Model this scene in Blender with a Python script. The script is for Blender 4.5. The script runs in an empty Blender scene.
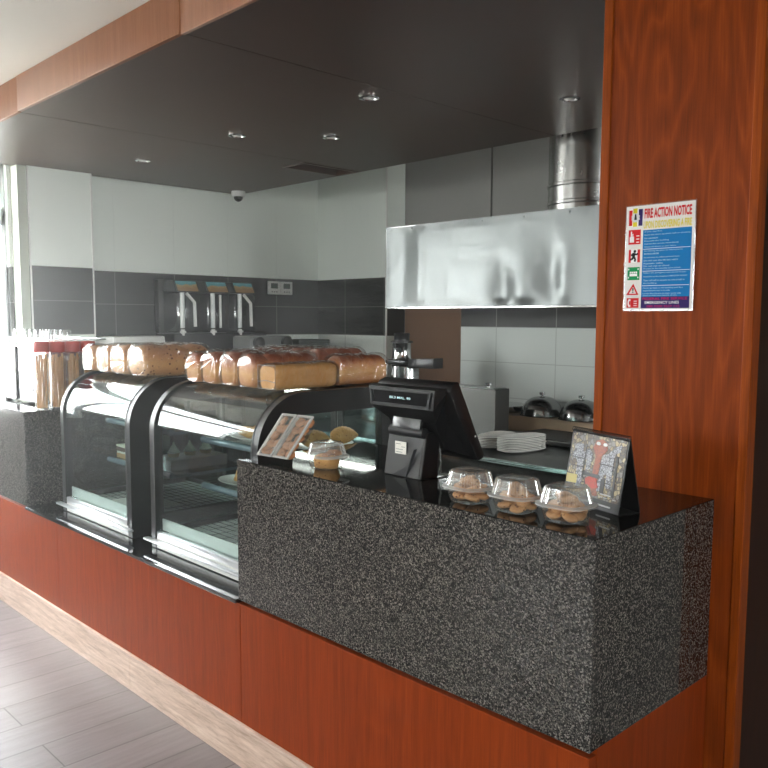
import bpy, bmesh, math, random
from mathutils import Vector, Matrix, noise
S = bpy.context.scene
COL = S.collection
R = math.radians
PI = math.pi
random.seed(7)

# ------------------------------------------------------------------ camera
cam_d = bpy.data.cameras.new('camera')
cam = bpy.data.objects.new('camera', cam_d)
COL.objects.link(cam)
YAW, PITCH, ROLL = .801149, .0948923, .00384709
fw = Vector((-math.sin(YAW) * math.cos(PITCH), math.cos(YAW) * math.cos(PITCH), -math.sin(PITCH)))
rt = Vector((math.cos(YAW), math.sin(YAW), 0))
up = rt.cross(fw)
r2 = math.cos(ROLL) * rt + math.sin(ROLL) * up
u2 = -math.sin(ROLL) * rt + math.cos(ROLL) * up
M = Matrix((r2, u2, -fw)).transposed().to_4x4()
M.translation = Vector((.90065, -1.49385, 1.51708))
cam.matrix_world = M
cam_d.sensor_width = 36
cam_d.lens = 814.623 / 768 * 36
cam_d.shift_x = (384 - 385.26) / 768
cam_d.shift_y = (395.9 - 384) / 768
cam_d.clip_start = .02
S.camera = cam

# ------------------------------------------------------------------ world, light, exposure
W = bpy.data.worlds.new('daylight')
S.world = W
W.use_nodes = True
wn = W.node_tree
bg = wn.nodes['Background']
tcw = wn.nodes.new('ShaderNodeTexCoord')
sxw = wn.nodes.new('ShaderNodeSeparateXYZ')
crw = wn.nodes.new('ShaderNodeValToRGB')
wn.links.new(tcw.outputs['Generated'], sxw.inputs[0])
wn.links.new(sxw.outputs['Z'], crw.inputs['Fac'])
crw.color_ramp.elements[0].position = 0.0
crw.color_ramp.elements[0].color = (.97, .985, .955, 1)
crw.color_ramp.elements[1].position = .7
crw.color_ramp.elements[1].color = (.86, .92, 1, 1)
wn.links.new(crw.outputs[0], bg.inputs[0])
bg.inputs[1].default_value = 13.0

sun_d = bpy.data.lights.new('sun', 'SUN')
sun_d.energy = 3.0
sun_d.angle = R(24)
sun_d.color = (1, .95, .86)
sun = bpy.data.objects.new('sun', sun_d)
COL.objects.link(sun)
sun.rotation_euler = Vector((.80, .22, -.62)).to_track_quat('-Z', 'Y').to_euler()
sun.location = (-8, -2, 6)

def portal(loc, tgt, sx, sy):
    d = bpy.data.lights.new('daylight_portal', 'AREA')
    d.shape = 'RECTANGLE'
    d.size, d.size_y = sx, sy
    d.cycles.is_portal = True
    o = bpy.data.objects.new('daylight_portal', d)
    COL.objects.link(o)
    o.location = loc
    o.rotation_euler = Vector(tgt).to_track_quat('-Z', 'Z').to_euler()
S.view_settings.view_transform = 'Standard'
S.view_settings.look = 'None'
S.view_settings.exposure = 0.9
S.view_settings.gamma = 1
S.view_settings.use_curve_mapping = False

# ------------------------------------------------------------------ materials
def srgb(r, g, b):
    f = lambda c: (c / 255 / 12.92) if c / 255 <= .04045 else ((c / 255 + .055) / 1.055) ** 2.4
    return (f(r), f(g), f(b), 1)

class Mat:
    """small helper around one node tree"""
    def __init__(s, name):
        s.m = bpy.data.materials.new(name)
        s.m.use_nodes = True
        s.t = s.m.node_tree
        s.b = s.t.nodes['Principled BSDF']
        s.out = s.t.nodes['Material Output']
    def n(s, kind, **kw):
        nd = s.t.nodes.new('ShaderNode' + kind)
        for k, v in kw.items():
            if k.startswith('i_'):
                nd.inputs[k[2:].replace('_', ' ')].default_value = v
            else:
                setattr(nd, k, v)
        return nd
    def l(s, a, b):
        s.t.links.new(a, b)
    def set(s, **kw):
        for k, v in kw.items():
            s.b.inputs[k.replace('_', ' ')].default_value = v
        return s
    def pos(s):
        return s.n('NewGeometry').outputs['Position']
    def obj(s):
        return s.n('TexCoord').outputs['Object']
    def mapv(s, vec, scale=(1, 1, 1), loc=(0, 0, 0), rot=(0, 0, 0)):
        m = s.n('Mapping')
        m.inputs['Scale'].default_value = scale
        m.inputs['Location'].default_value = loc
        m.inputs['Rotation'].default_value = rot
        s.l(vec, m.inputs['Vector'])
        return m.outputs[0]
    def noise(s, vec, scale, detail=3, rough=.55, dist=0):
        nn = s.n('TexNoise')
        nn.inputs['Scale'].default_value = scale
        nn.inputs['Detail'].default_value = detail
        nn.inputs['Roughness'].default_value = rough
        nn.inputs['Distortion'].default_value = dist
        s.l(vec, nn.inputs['Vector'])
        return nn.outputs['Fac']
    def math(s, op, a, b=None, c=None):
        m = s.n('Math', operation=op)
        for i, v in enumerate((a, b, c)):
            if v is None: continue
            if isinstance(v, (int, float)): m.inputs[i].default_value = v
            else: s.l(v, m.inputs[i])
        return m.outputs[0]
    def ramp(s, fac, stops, interp='LINEAR'):
        r = s.n('ValToRGB')
        r.color_ramp.interpolation = interp
        el = r.color_ramp.elements
        while len(el) < len(stops): el.new(.5)
        for e, (p, c) in zip(el, stops):
            e.position = p; e.color = c
        s.l(fac, r.inputs[0])
        return r.outputs[0]
    def mix(s, fac, a, b, mode='MIX'):
        m = s.n('Mix', data_type='RGBA', blend_type=mode)
        for sock, v in ((m.inputs[0], fac), (m.inputs[6], a), (m.inputs[7], b)):
            if isinstance(v, (int, float, tuple)): sock.default_value = v
            else: s.l(v, sock)
        return m.outputs[2]
    def bump(s, h, strength=.3, dist=.01):
        b = s.n('Bump')
        b.inputs['Strength'].default_value = strength
        b.inputs['Distance'].default_value = dist
        s.l(h, b.inputs['Height'])
        s.l(b.outputs[0], s.b.inputs['Normal'])
        return b.outputs[0]
    def color(s, c):
        if isinstance(c, tuple): s.b.inputs['Base Color'].default_value = c
        else: s.l(c, s.b.inputs['Base Color'])
        return s

def flat(name, c, rough=.5, metal=0, **kw):
    m = Mat(name).color(c)
    m.set(Roughness=rough, Metallic=metal, **kw)
    v = m.noise(m.pos(), 60, 3)
    m.l(m.math('MULTIPLY_ADD', v, .12, max(0, rough - .06)), m.b.inputs['Roughness'])
    return m.m

def wood(name, dark, mid, light, rough=.35, grain=1.0, coat=.0):
    m = Mat(name)
    sx = m.n('SeparateXYZ'); m.l(m.pos(), sx.inputs[0])
    u = m.math('ADD', sx.outputs[0], sx.outputs[1])
    cb = m.n('CombineXYZ'); m.l(u, cb.inputs[0]); m.l(sx.outputs[2], cb.inputs[2])
    v1 = m.mapv(cb.outputs[0], (4.2, 1, .62))
    big = m.noise(v1, 1.7, 2, .5, .25)
    rings = m.math('PINGPONG', m.math('MULTIPLY', big, 22), 1.0)
    rings = m.math('POWER', rings, 1.6)
    v2 = m.mapv(cb.outputs[0], (150, 1, 4.5))
    fine = m.noise(v2, 1.6, 4, .6)
    v3 = m.mapv(cb.outputs[0], (34, 1, 1.1))
    strk = m.noise(v3, 1.2, 3, .6)
    f = m.math('ADD', m.math('MULTIPLY', rings, .20 * grain), m.math('MULTIPLY', fine, .5))
    f = m.math('ADD', f, m.math('MULTIPLY', strk, .42))
    c = m.ramp(f, [(.28, dark), (.55, mid), (.85, light)])
    m.color(c)
    m.set(Roughness=rough)
    m.b.inputs['Coat Weight'].default_value = coat
    m.b.inputs['Specular IOR Level'].default_value = .12
    m.b.inputs['Coat Roughness'].default_value = .25
    m.bump(fine, .08, .002)
    return m.m

M_WOOD = wood('oak_veneer', srgb(94, 38, 5), srgb(129, 54, 9), srgb(154, 72, 17), .5, .9, 0)
M_WOODTRIM = wood('oak_trim', srgb(108, 46, 5), srgb(146, 66, 11), srgb(170, 86, 22), .5, .4, 0)
M_WOODRED = wood('cherry_veneer', srgb(112, 42, 9), srgb(140, 56, 15), srgb(156, 70, 24), .45, .35, 0)
M_FASCIA = wood('fascia_veneer', srgb(132, 86, 60), srgb(152, 102, 74), srgb(168, 118, 88), .28, .3, .4)

M_LINING = wood('dark_lining', srgb(44, 30, 22), srgb(62, 43, 32), srgb(78, 55, 41), .6, .3)  # for the unseen linings added to dim reflections in the case glass
def granite(name, rough=.12):
    m = Mat(name)
    vo = m.n('TexVoronoi'); vo.inputs['Scale'].default_value = 330
    m.l(m.pos(), vo.inputs['Vector'])
    sp = m.n('SeparateColor'); m.l(vo.outputs['Color'], sp.inputs[0])
    nz = m.noise(m.pos(), 130, 4, .7)
    f = m.math('ADD', m.math('MULTIPLY', sp.outputs[0], .6), m.math('MULTIPLY', nz, .5))
    c = m.ramp(f, [(.30, srgb(22, 21, 20)), (.52, srgb(42, 40, 37)), (.68, srgb(74, 70, 66)), (.88, srgb(126, 120, 113))])
    m.color(c)
    m.set(Roughness=rough)
    return m.m
M_GRANITE = granite('speckled_granite', .16)
M_GRANTOP = granite('polished_granite', .05)
m = Mat('black_counter_stone'); m.set(Roughness=.05)
m.color(m.ramp(m.noise(m.pos(), 260, 4, .7), [(.5, srgb(18, 18, 18)), (.8, srgb(62, 60, 58))])); M_COUNTERTOP = m.m
m = Mat('black_stone'); m.set(Roughness=.03, IOR=2.1)
m.color(m.ramp(m.noise(m.pos(), 300, 3, .7), [(.5, srgb(14, 14, 15)), (.8, srgb(40, 40, 42))])); M_BLACKSTONE = m.m

def plank_floor():
    m = Mat('plank_tiles')
    sx = m.n('SeparateXYZ'); m.l(m.pos(), sx.inputs[0])
    cb = m.n('CombineXYZ')
    m.l(m.math('ADD', sx.outputs[1], .44), cb.inputs[0]); m.l(m.math('ADD', sx.outputs[0], 2.126), cb.inputs[1])
    br = m.n('TexBrick'); br.offset = .37; br.offset_frequency = 2
    m.l(cb.outputs[0], br.inputs['Vector'])
    br.inputs['Scale'].default_value = 1
    br.inputs['Brick Width'].default_value = .92
    br.inputs['Row Height'].default_value = .192
    br.inputs['Mortar Size'].default_value = .0025
    br.inputs['Mortar Smooth'].default_value = 0
    br.inputs['Color1'].default_value = srgb(108, 98, 98)
    br.inputs['Color2'].default_value = srgb(120, 109, 109)
    br.inputs['Mortar'].default_value = srgb(70, 60, 58)
    g = m.noise(m.mapv(m.pos(), (26, 2.2, 1)), 1.5, 5, .6)
    c = m.mix(.35, br.outputs['Color'], m.ramp(g, [(.3, srgb(90, 80, 80)), (.7, srgb(134, 124, 125))]))
    c = m.mix(br.outputs['Fac'], c, srgb(72, 62, 60))
    m.color(c)
    m.set(Roughness=.38)
    m.bump(m.math('SUBTRACT', 1, br.outputs['Fac']), .25, .002)
    return m.m
M_FLOOR = plank_floor()

def skirt():
    m = Mat('pale_wood_tile')
    g = m.noise(m.mapv(m.pos(), (1.6, 1, 22)), 2.2, 5, .62, .5)
    k = m.noise(m.mapv(m.pos(), (4, 1, 30)), 3, 4, .7, 1)
    c = m.ramp(m.math('ADD', m.math('MULTIPLY', g, .6), m.math('MULTIPLY', k, .4)), [(.32, srgb(152, 126, 108)), (.5, srgb(198, 172, 154)), (.66, srgb(222, 200, 184))])
    m.color(c); m.set(Roughness=.4)
    return m.m
M_SKIRT = skirt()

def tile(name, axis, off, w, z0, h, zd0, zd1, relief=.12, gl=.12, white=None):
    """glazed wall tiles: rows of height h from z0, joints every w along the axis, dark between zd0 and zd1"""
    m = Mat(name)
    sx = m.n('SeparateXYZ'); m.l(m.pos(), sx.inputs[0])
    u = m.math('DIVIDE', m.math('SUBTRACT', sx.outputs[axis], off), w)
    v = m.math('DIVIDE', m.math('SUBTRACT', sx.outputs[2], z0), h)
    fu = m.math('ABSOLUTE', m.math('SUBTRACT', m.math('FRACT', m.math('ADD', u, .5)), .5))
    fv = m.math('ABSOLUTE', m.math('SUBTRACT', m.math('FRACT', m.math('ADD', v, .5)), .5))
    gu = m.math('LESS_THAN', fu, .0035 / w)
    gv = m.math('LESS_THAN', fv, .0028 / h)
    gr = m.math('MAXIMUM', gu, gv)
    dk = m.math('MULTIPLY', m.math('GREATER_THAN', sx.outputs[2], zd0), m.math('LESS_THAN', sx.outputs[2], zd1))
    upz = m.math('GREATER_THAN', sx.outputs[2], zd1)
    nz = m.noise(m.pos(), 3, 2)
    dark = m.mix(nz, srgb(34, 35, 35), srgb(48, 48, 47))
    c = m.mix(dk, srgb(232, 238, 232) if white is None else white, dark)
    gcol = m.mix(dk, srgb(188, 190, 187) if white is None else srgb(158, 162, 158), srgb(112, 112, 108))
    grv = m.math('MULTIPLY', gr, m.math('SUBTRACT', 1, m.math('MULTIPLY', upz, m.math('SUBTRACT', 1, m.math('MULTIPLY', gu, .2)))))
    c = m.mix(grv, c, gcol)
    m.color(c)
    m.set(Specular_IOR_Level=.5 if gl < .3 else .15)
    rr = m.math('ADD', gl, m.math('MULTIPLY', upz, .3))
    m.l(rr, m.b.inputs['Roughness'])
    sc = (3, 3, 42)
    wv = m.noise(m.mapv(m.pos(), sc), 2.6, 2, .5)
    hgt = m.math('MULTIPLY', m.ramp(wv, [(.56, (0, 0, 0, 1)), (.66, (1, 1, 1, 1))]), m.math('SUBTRACT', 1, upz))
    m.bump(hgt, relief, .004)
    return m.m
M_TILE_L = tile('wall_tile_side', 1, 2.209, .482, 1.376, .2365, 1.376, 1.849, .05)
M_TILE_P = tile('wall_tile_pier', 1, 5.0, 9.0, 1.40, .228, 1.40, 1.856, .05)
M_TILE_B = tile('wall_tile_back', 0, -4.387, .482, 1.376, .2365, 1.376, 1.849, .35)
M_TILE_C = tile('wall_tile_cooking', 0, -2.555, .48, 1.461, .2365, 1.461, 2.3, .10, .34, srgb(186, 191, 187))

def plaster(name, c):
    m = Mat(name)
    m.color(m.mix(m.noise(m.pos(), 2, 3), c, tuple(x * .93 for x in c[:3]) + (1,)))
    m.set(Roughness=.75)
    m.bump(m.noise(m.pos(), 180, 3), .05, .002)
    return m.m
M_WHITE = plaster('white_paint', srgb(222, 218, 210))
M_GREYWALL = plaster('grey_board', srgb(150, 150, 147))
M_BROWNWALL = plaster('brown_board', srgb(118, 88, 66))
M_PAVE = plaster('pale_paving', srgb(190, 184, 172))

m = Mat('brown_laminate')
m.color(m.mix(m.noise(m.mapv(m.pos(), (1, 1, 1)), 2, 3), srgb(64, 46, 38), srgb(74, 54, 45)))
m.set(Roughness=.4); m.bump(m.noise(m.pos(), 500, 2), .03, .001); M_SLAB = m.m

def steel(name, c=srgb(178, 180, 180), rough=.28, sc=(1, 1, 140), var=.85):
    m = Mat(name)
    n_ = m.noise(m.mapv(m.obj(), sc), 3, 3)
    m.color(m.mix(n_, c, tuple(x * var for x in c[:3]) + (1,)))
    m.set(Metallic=1.0)
    m.l(m.math('MULTIPLY_ADD', n_, .12, rough - .06), m.b.inputs['Roughness'])
    return m.m
M_STEEL = steel('brushed_steel')
M_HOOD = steel('hood_steel', srgb(112, 115, 115), .42, (2, 2, 5), .98)
M_CHROME = steel('chrome', srgb(215, 216, 216), .12)
M_ALU = steel('pale_aluminium', srgb(214, 216, 218), .35)
M_GALV = steel('galvanised_steel', srgb(188, 188, 186), .25, (6, 6, 6))
M_DARKSTEEL = steel('worn_dark_steel', srgb(96, 97, 96), .35)

M_BLACK = flat('black_plastic', srgb(24, 24, 25), .38)
M_BLACKGLOSS = flat('glossy_black_plastic', srgb(16, 17, 19), .14)
M_CASE = flat('black_case_laminate', srgb(26, 27, 28), .33)
M_CASEBAR = flat('blue_grey_bar', srgb(98, 114, 124), .22)
M_DARK = flat('soft_black', srgb(14, 14, 14), .7)
M_WHITEP = flat('white_plastic', srgb(226, 226, 222), .35)
M_GREYP = flat('grey_plastic', srgb(120, 122, 120), .4)
M_CHINA = flat('white_china', srgb(232, 230, 224), .15)
M_RED = flat('red_lid', srgb(176, 62, 54), .4)
M_STICK = flat('golden_sticks', srgb(196, 146, 88), .6)
M_PAPER = flat('white_paper', srgb(236, 233, 224), .7)
M_BEIGE = flat('beige_board', srgb(176, 152, 126), .5)
M_CREAM = flat('whipped_cream', srgb(238, 236, 214), .5)
M_SPONGE = flat('sponge_cake', srgb(190, 150, 96), .8)
M_CHOC = flat('chocolate_cake', srgb(84, 56, 38), .7)
M_LED = flat('lamp_lens', srgb(225, 225, 220), .15)

def pane(name, tint=(1, 1, 1, 1), gloss=.06, rough=.0, edge=.55, bump=None, milk=0):
    """thin clear sheet: mostly see-through, mirror-like towards grazing angles"""
    m = Mat(name)
    m.t.nodes.remove(m.b)
    tr = m.n('BsdfTransparent'); tr.inputs[0].default_value = tint
    gl = m.n('BsdfGlossy'); gl.inputs['Roughness'].default_value = rough
    lw = m.n('LayerWeight'); lw.inputs['Blend'].default_value = .5
    fac = m.math('ADD', m.math('MULTIPLY', m.math('POWER', lw.outputs['Facing'], 4.0), edge), gloss)
    if bump:
        b = m.n('Bump'); b.inputs['Strength'].default_value = bump[1]; b.inputs['Distance'].default_value = .02
        m.l(m.noise(m.mapv(m.obj(), bump[2]), bump[0], 3, .5, .6), b.inputs['Height'])
        m.l(b.outputs[0], gl.inputs['Normal']); m.l(b.outputs[0], lw.inputs['Normal'])
    mx = m.n('MixShader')
    m.l(fac, mx.inputs[0]); m.l(tr.outputs[0], mx.inputs[1]); m.l(gl.outputs[0], mx.inputs[2])
    res = mx.outputs[0]
    if milk:
        df = m.n('BsdfDiffuse'); df.inputs[0].default_value = (.92, .92, .9, 1)
        tl = m.n('BsdfTranslucent'); tl.inputs[0].default_value = (.92, .92, .9, 1)
        m1 = m.n('MixShader'); m1.inputs[0].default_value = .4; m.l(df.outputs[0], m1.inputs[1]); m.l(tl.outputs[0], m1.inputs[2])
        m2 = m.n('MixShader'); m2.inputs[0].default_value = milk; m.l(res, m2.inputs[1]); m.l(m1.outputs[0], m2.inputs[2])
        res = m2.outputs[0]
    m.l(res, m.out.inputs['Surface'])
    return m.m
M_GLASS = pane('case_glass', (.90, .96, .95, 1), .03, 0, .9)
M_WINGLASS = pane('window_glass', (.97, .98, .98, 1), .02, 0, .5)
M_CLEAR = pane('clear_plastic', (.97, .98, .97, 1), .07, .08, .9, None, .05)
M_RIMP = pane('pressed_plastic_rim', (.96, .97, .96, 1), .16, .12, .9, None, .34)
M_FILM = pane('bread_bag_film', (.97, .97, .96, 1), .09, .08, .9, None, .03)
M_DRINK = pane('drinking_glass', (.97, .98, .98, 1), .12, .02, 1.0)

def bread(name, raisin=False):
    m = Mat(name)
    o = m.obj(); sx = m.n('SeparateXYZ'); m.l(o, sx.inputs[0])
    nz = m.noise(o, 22, 4, .6)
    f = m.math('ADD', sx.outputs[2], m.math('MULTIPLY', m.math('SUBTRACT', nz, .5), .05))
    c = m.ramp(m.math('MULTIPLY', f, 8), [(.10, srgb(182, 120, 64)), (.4, srgb(214, 162, 98)), (.62, srgb(198, 132, 72)), (.80, srgb(152, 82, 40)), (.95, srgb(128, 62, 28))])
    if raisin:
        vo = m.n('TexVoronoi'); vo.inputs['Scale'].default_value = 48
        m.l(o, vo.inputs['Vector'])
        sp = m.math('LESS_THAN', vo.outputs['Distance'], .22)
        c = m.mix(sp, m.mix(.45, c, srgb(226, 182, 132)), srgb(84, 42, 26))
    m.color(c); m.set(Roughness=.6)
    m.bump(m.noise(o, 90, 4, .7), .3, .004)
    return m.m
M_BREAD = bread('brown_crust_bread')
M_RAISIN = bread('raisin_bread', True)
def bread2():
    m = Mat('golden_toast_bread'); o = m.obj(); sx = m.n('SeparateXYZ'); m.l(o, sx.inputs[0])
    nz = m.noise(o, 30, 4, .6)
    m.color(m.mix(nz, srgb(196, 140, 70), srgb(220, 168, 98))); m.set(Roughness=.6)
    m.bump(nz, .2, .003); return m.m
M_TOAST = bread2()
def cookie_mat(name, a, b, chip):
    m = Mat(name); o = m.obj(); nz = m.noise(o, 60, 4, .65)
    vo = m.n('TexVoronoi'); vo.inputs['Scale'].default_value = 70; m.l(o, vo.inputs['Vector'])
    c = m.mix(m.math('LESS_THAN', vo.outputs['Distance'], .2), m.mix(nz, a, b), chip)
    m.color(c); m.set(Roughness=.7); m.bump(nz, .5, .006); return m.m
M_COOKIE = cookie_mat('golden_cookie', srgb(164, 112, 70), srgb(214, 166, 116), srgb(104, 62, 38))
M_COOKIEB = cookie_mat('brown_cookie', srgb(146, 88, 52), srgb(190, 132, 86), srgb(96, 54, 32))
M_CRUMB = cookie_mat('crumbly_pastry', srgb(186, 128, 66), srgb(230, 180, 110), srgb(140, 86, 44))

# ------------------------------------------------------------------ geometry helpers
class MB:
    def __init__(s): s.bm = bmesh.new()
    def _new(s, other, mat=None):
        if mat is not None: bmesh.ops.transform(other, matrix=mat, verts=other.verts)
        me = bpy.data.meshes.new('tmp'); other.to_mesh(me); other.free()
        s.bm.from_mesh(me); bpy.data.meshes.remove(me)
        return s
    def box(s, x0, x1, y0, y1, z0, z1, bev=0, seg=2, mat=None):
        b = bmesh.new()
        bmesh.ops.create_cube(b, size=1)
        bmesh.ops.scale(b, vec=(abs(x1 - x0), abs(y1 - y0), abs(z1 - z0)), verts=b.verts)
        bmesh.ops.translate(b, vec=((x0 + x1) / 2, (y0 + y1) / 2, (z0 + z1) / 2), verts=b.verts)
        if bev: bmesh.ops.bevel(b, geom=b.edges[:], offset=bev, segments=seg, affect='EDGES', profile=.5)
        return s._new(b, mat)
    def prism(s, pts, axis, a, b_, bev=0, mat=None):
        """closed 2D outline extruded along axis from a to b_; pts are (y,z) for x, (x,z) for y, (x,y) for z"""
        b = bmesh.new()
        def P(p, t): return {'x': (t, p[0], p[1]), 'y': (p[0], t, p[1]), 'z': (p[0], p[1], t)}[axis]
        v0 = [b.verts.new(P(p, a)) for p in pts]
        v1 = [b.verts.new(P(p, b_)) for p in pts]
        n = len(pts)
        b.faces.new(v0); b.faces.new(v1[::-1])
        for i in range(n): b.faces.new((v0[i], v1[i], v1[(i + 1) % n], v0[(i + 1) % n]))
        bmesh.ops.recalc_face_normals(b, faces=b.faces)
        if bev: bmesh.ops.bevel(b, geom=b.edges[:], offset=bev, segments=2, affect='EDGES', profile=.5)
        return s._new(b, mat)
    def ring(s, outer, inner, axis, a, b_, mat=None):
        """frame: outline with a hole, same number of points in both loops"""
        b = bmesh.new()
        def P(p, t): return {'x': (t, p[0], p[1]), 'y': (p[0], t, p[1]), 'z': (p[0], p[1], t)}[axis]
        L = [[b.verts.new(P(p, t)) for p in lp] for lp in (outer, inner) for t in (a, b_)]
        n = len(outer)
        for i in range(n):
            j = (i + 1) % n
            for q, w in ((0, 2), (1, 3), (0, 1), (2, 3)):
                b.faces.new((L[q][i], L[q][j], L[w][j], L[w][i]))
        bmesh.ops.recalc_face_normals(b, faces=b.faces)
        return s._new(b, mat)
    def lathe(s, prof, cx=0, cy=0, n=32, cap=True, mat=None, fn=None):
        b = bmesh.new()
        rows = []
        for k, (r, z) in enumerate(prof):
            row = []
            for i in range(n):
                a = 2 * PI * i / n
                rr = fn(a, r, z) if fn else (r, r)
                row.append(b.verts.new((cx + rr[0] * math.cos(a), cy + rr[1] * math.sin(a), z)))
            rows.append(row)
        for k in range(len(rows) - 1):
            for i in range(n):
                j = (i + 1) % n
                b.faces.new((rows[k][i], rows[k][j], rows[k + 1][j], rows[k + 1][i]))
        if cap:
            b.faces.new(rows[0][::-1]); b.faces.new(rows[-1])
        return s._new(b, mat)
    def cyl(s, p, q, r, n=16, r2=None):
        p, q = Vector(p), Vector(q); d = q - p
        b = bmesh.new()
        bmesh.ops.create_cone(b, cap_ends=True, segments=n, radius1=r, radius2=r if r2 is None else r2, depth=d.length)
        return s._new(b, Matrix.Translation((p + q) / 2) @ d.to_track_quat('Z', 'Y').to_matrix().to_4x4())
    def tube(s, pts, r, n=8, closed=False):
        pts = [Vector(p) for p in pts]
        b = bmesh.new(); rows = []
        N = len(pts)
        for i, p in enumerate(pts):
            if closed: d = pts[(i + 1) % N] - pts[i - 1]
            else: d = pts[min(i + 1, N - 1)] - pts[max(i - 1, 0)]
            q = d.to_track_quat('Z', 'Y')
            rows.append([b.verts.new(p + q @ Vector((r * math.cos(2 * PI * k / n), r * math.sin(2 * PI * k / n), 0))) for k in range(n)])
        for i in range(N if closed else N - 1):
            A, B = rows[i], rows[(i + 1) % N]
            for k in range(n): b.faces.new((A[k], A[(k + 1) % n], B[(k + 1) % n], B[k]))
        if not closed: b.faces.new(rows[0][::-1]); b.faces.new(rows[-1])
        bmesh.ops.recalc_face_normals(b, faces=b.faces)
        return s._new(b)
    def sphere(s, c, r, sc=(1, 1, 1), u=20, v=12, mat=None):
        b = bmesh.new()
        bmesh.ops.create_uvsphere(b, u_segments=u, v_segments=v, radius=r)
        bmesh.ops.scale(b, vec=sc, verts=b.verts)
        bmesh.ops.translate(b, vec=c, verts=b.verts)
        return s._new(b, mat)
    def sheet(s, rows, thick=0):
        """grid of points joined to a surface; thick > 0 gives it a back side"""
        b = bmesh.new()
        V = [[b.verts.new(p) for p in r] for r in rows]
        for i in range(len(V) - 1):
            for j in range(len(V[0]) - 1):
                b.faces.new((V[i][j], V[i][j + 1], V[i + 1][j + 1], V[i + 1][j]))
        if thick:
            bmesh.ops.recalc_face_normals(b, faces=b.faces)
            bmesh.ops.solidify(b, geom=b.faces[:], thickness=thick)
        return s._new(b)
    def jitter(s, amp, freq, seed=0):
        o = Vector((seed * 3.1, seed * 1.7, seed * .9))
        for v in s.bm.verts:
            v.co += noise.noise_vector(v.co * freq + o) * amp
        return s
    def xf(s, m):
        bmesh.ops.transform(s.bm, matrix=m, verts=s.bm.verts); return s
    def build(s, name, mat, parent=None, smooth=True, world=True, angle=40):
        me = bpy.data.meshes.new(name)
        if parent is not None and world:
            off = Vector((0, 0, 0)); p = parent
            while p is not None: off += p.location; p = p.parent
            bmesh.ops.translate(s.bm, vec=-off, verts=s.bm.verts)
        bmesh.ops.recalc_face_normals(s.bm, faces=s.bm.faces) if False else None
        if smooth:
            for f in s.bm.faces: f.smooth = True
            for e in s.bm.edges:
                if len(e.link_faces) == 2 and e.calc_face_angle(0) > R(angle): e.smooth = False
        s.bm.to_mesh(me); s.bm.free()
        me.materials.append(mat)
        o = bpy.data.objects.new(name, me); COL.objects.link(o)
        if parent is not None: o.parent = parent
        return o

def tag(o, label=None, cat=None, group=None, kind=None):
    if label: o['label'] = label
    if cat: o['category'] = cat
    if group: o['group'] = group
    if kind: o['kind'] = kind
    return o
def thing(name, label, cat, loc=(0, 0, 0), rz=0, group=None):
    o = bpy.data.objects.new(name, None); COL.objects.link(o)
    o.location = loc; o.rotation_euler = (0, 0, rz); o.empty_display_size = .05
    return tag(o, label, cat, group)
def struct(o): o['kind'] = 'structure'; return o
def dup(root, loc, rz=None, label=None, group=None, rot=None):
    def cp(o, par):
        c = o.copy(); COL.objects.link(c)
        if par: c.parent = par
        for ch in o.children: cp(ch, c)
        return c
    r = cp(root, None); r.location = loc
    if rz is not None: r.rotation_euler = (0, 0, rz)
    if rot is not None: r.rotation_euler = rot
    if label: r['label'] = label
    if group: r['group'] = group
    return r

def text_mb(body, x, z, w, h, y, align='L', bold=0.0, mb=None):
    """lettering facing -Y: fitted to w by h with its lower left corner at (x, z)"""
    cu = bpy.data.curves.new('lettering', 'FONT'); cu.body = body; cu.offset = bold; cu.resolution_u = 2
    o = bpy.data.objects.new('lettering', cu); COL.objects.link(o)
    dg = bpy.context.evaluated_depsgraph_get(); dg.update()
    me = bpy.data.meshes.new_from_object(o.evaluated_get(dg))
    bpy.data.objects.remove(o); bpy.data.curves.remove(cu)
    mb = mb or MB()
    b = bmesh.new(); b.from_mesh(me); bpy.data.meshes.remove(me)
    if b.verts:
        xs = [v.co.x for v in b.verts]; ys = [v.co.y for v in b.verts]
        sx = w / max(1e-6, max(xs) - min(xs)); sy = h / max(1e-6, max(ys) - min(ys))
        x0, y0 = min(xs), min(ys)
        for v in b.verts: v.co = Vector((x + (v.co.x - x0) * sx, y, z + (v.co.y - y0) * sy))
    mb._new(b)
    return mb

# ================================================================== SETTING
ZC = 2.5          # underside of the brown bulkhead
ZR = 2.663        # white ceiling
struct(MB().box(-4.9, 3.6, -5.6, 3.5, -.1, 0).build('floor', M_FLOOR))
struct(MB().box(-4.9, 3.6, -5.6, .034, ZR, ZR + .1).build('ceiling', M_WHITE))
struct(MB().box(-4.9, 3.6, .034, 3.6, 2.95, 3.05).build('ceiling_kitchen', M_WHITE))
struct(MB().box(-4.9, 3.6, .034, .06, ZR, 2.95).build('wall_upstand', M_WHITE))
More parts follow.
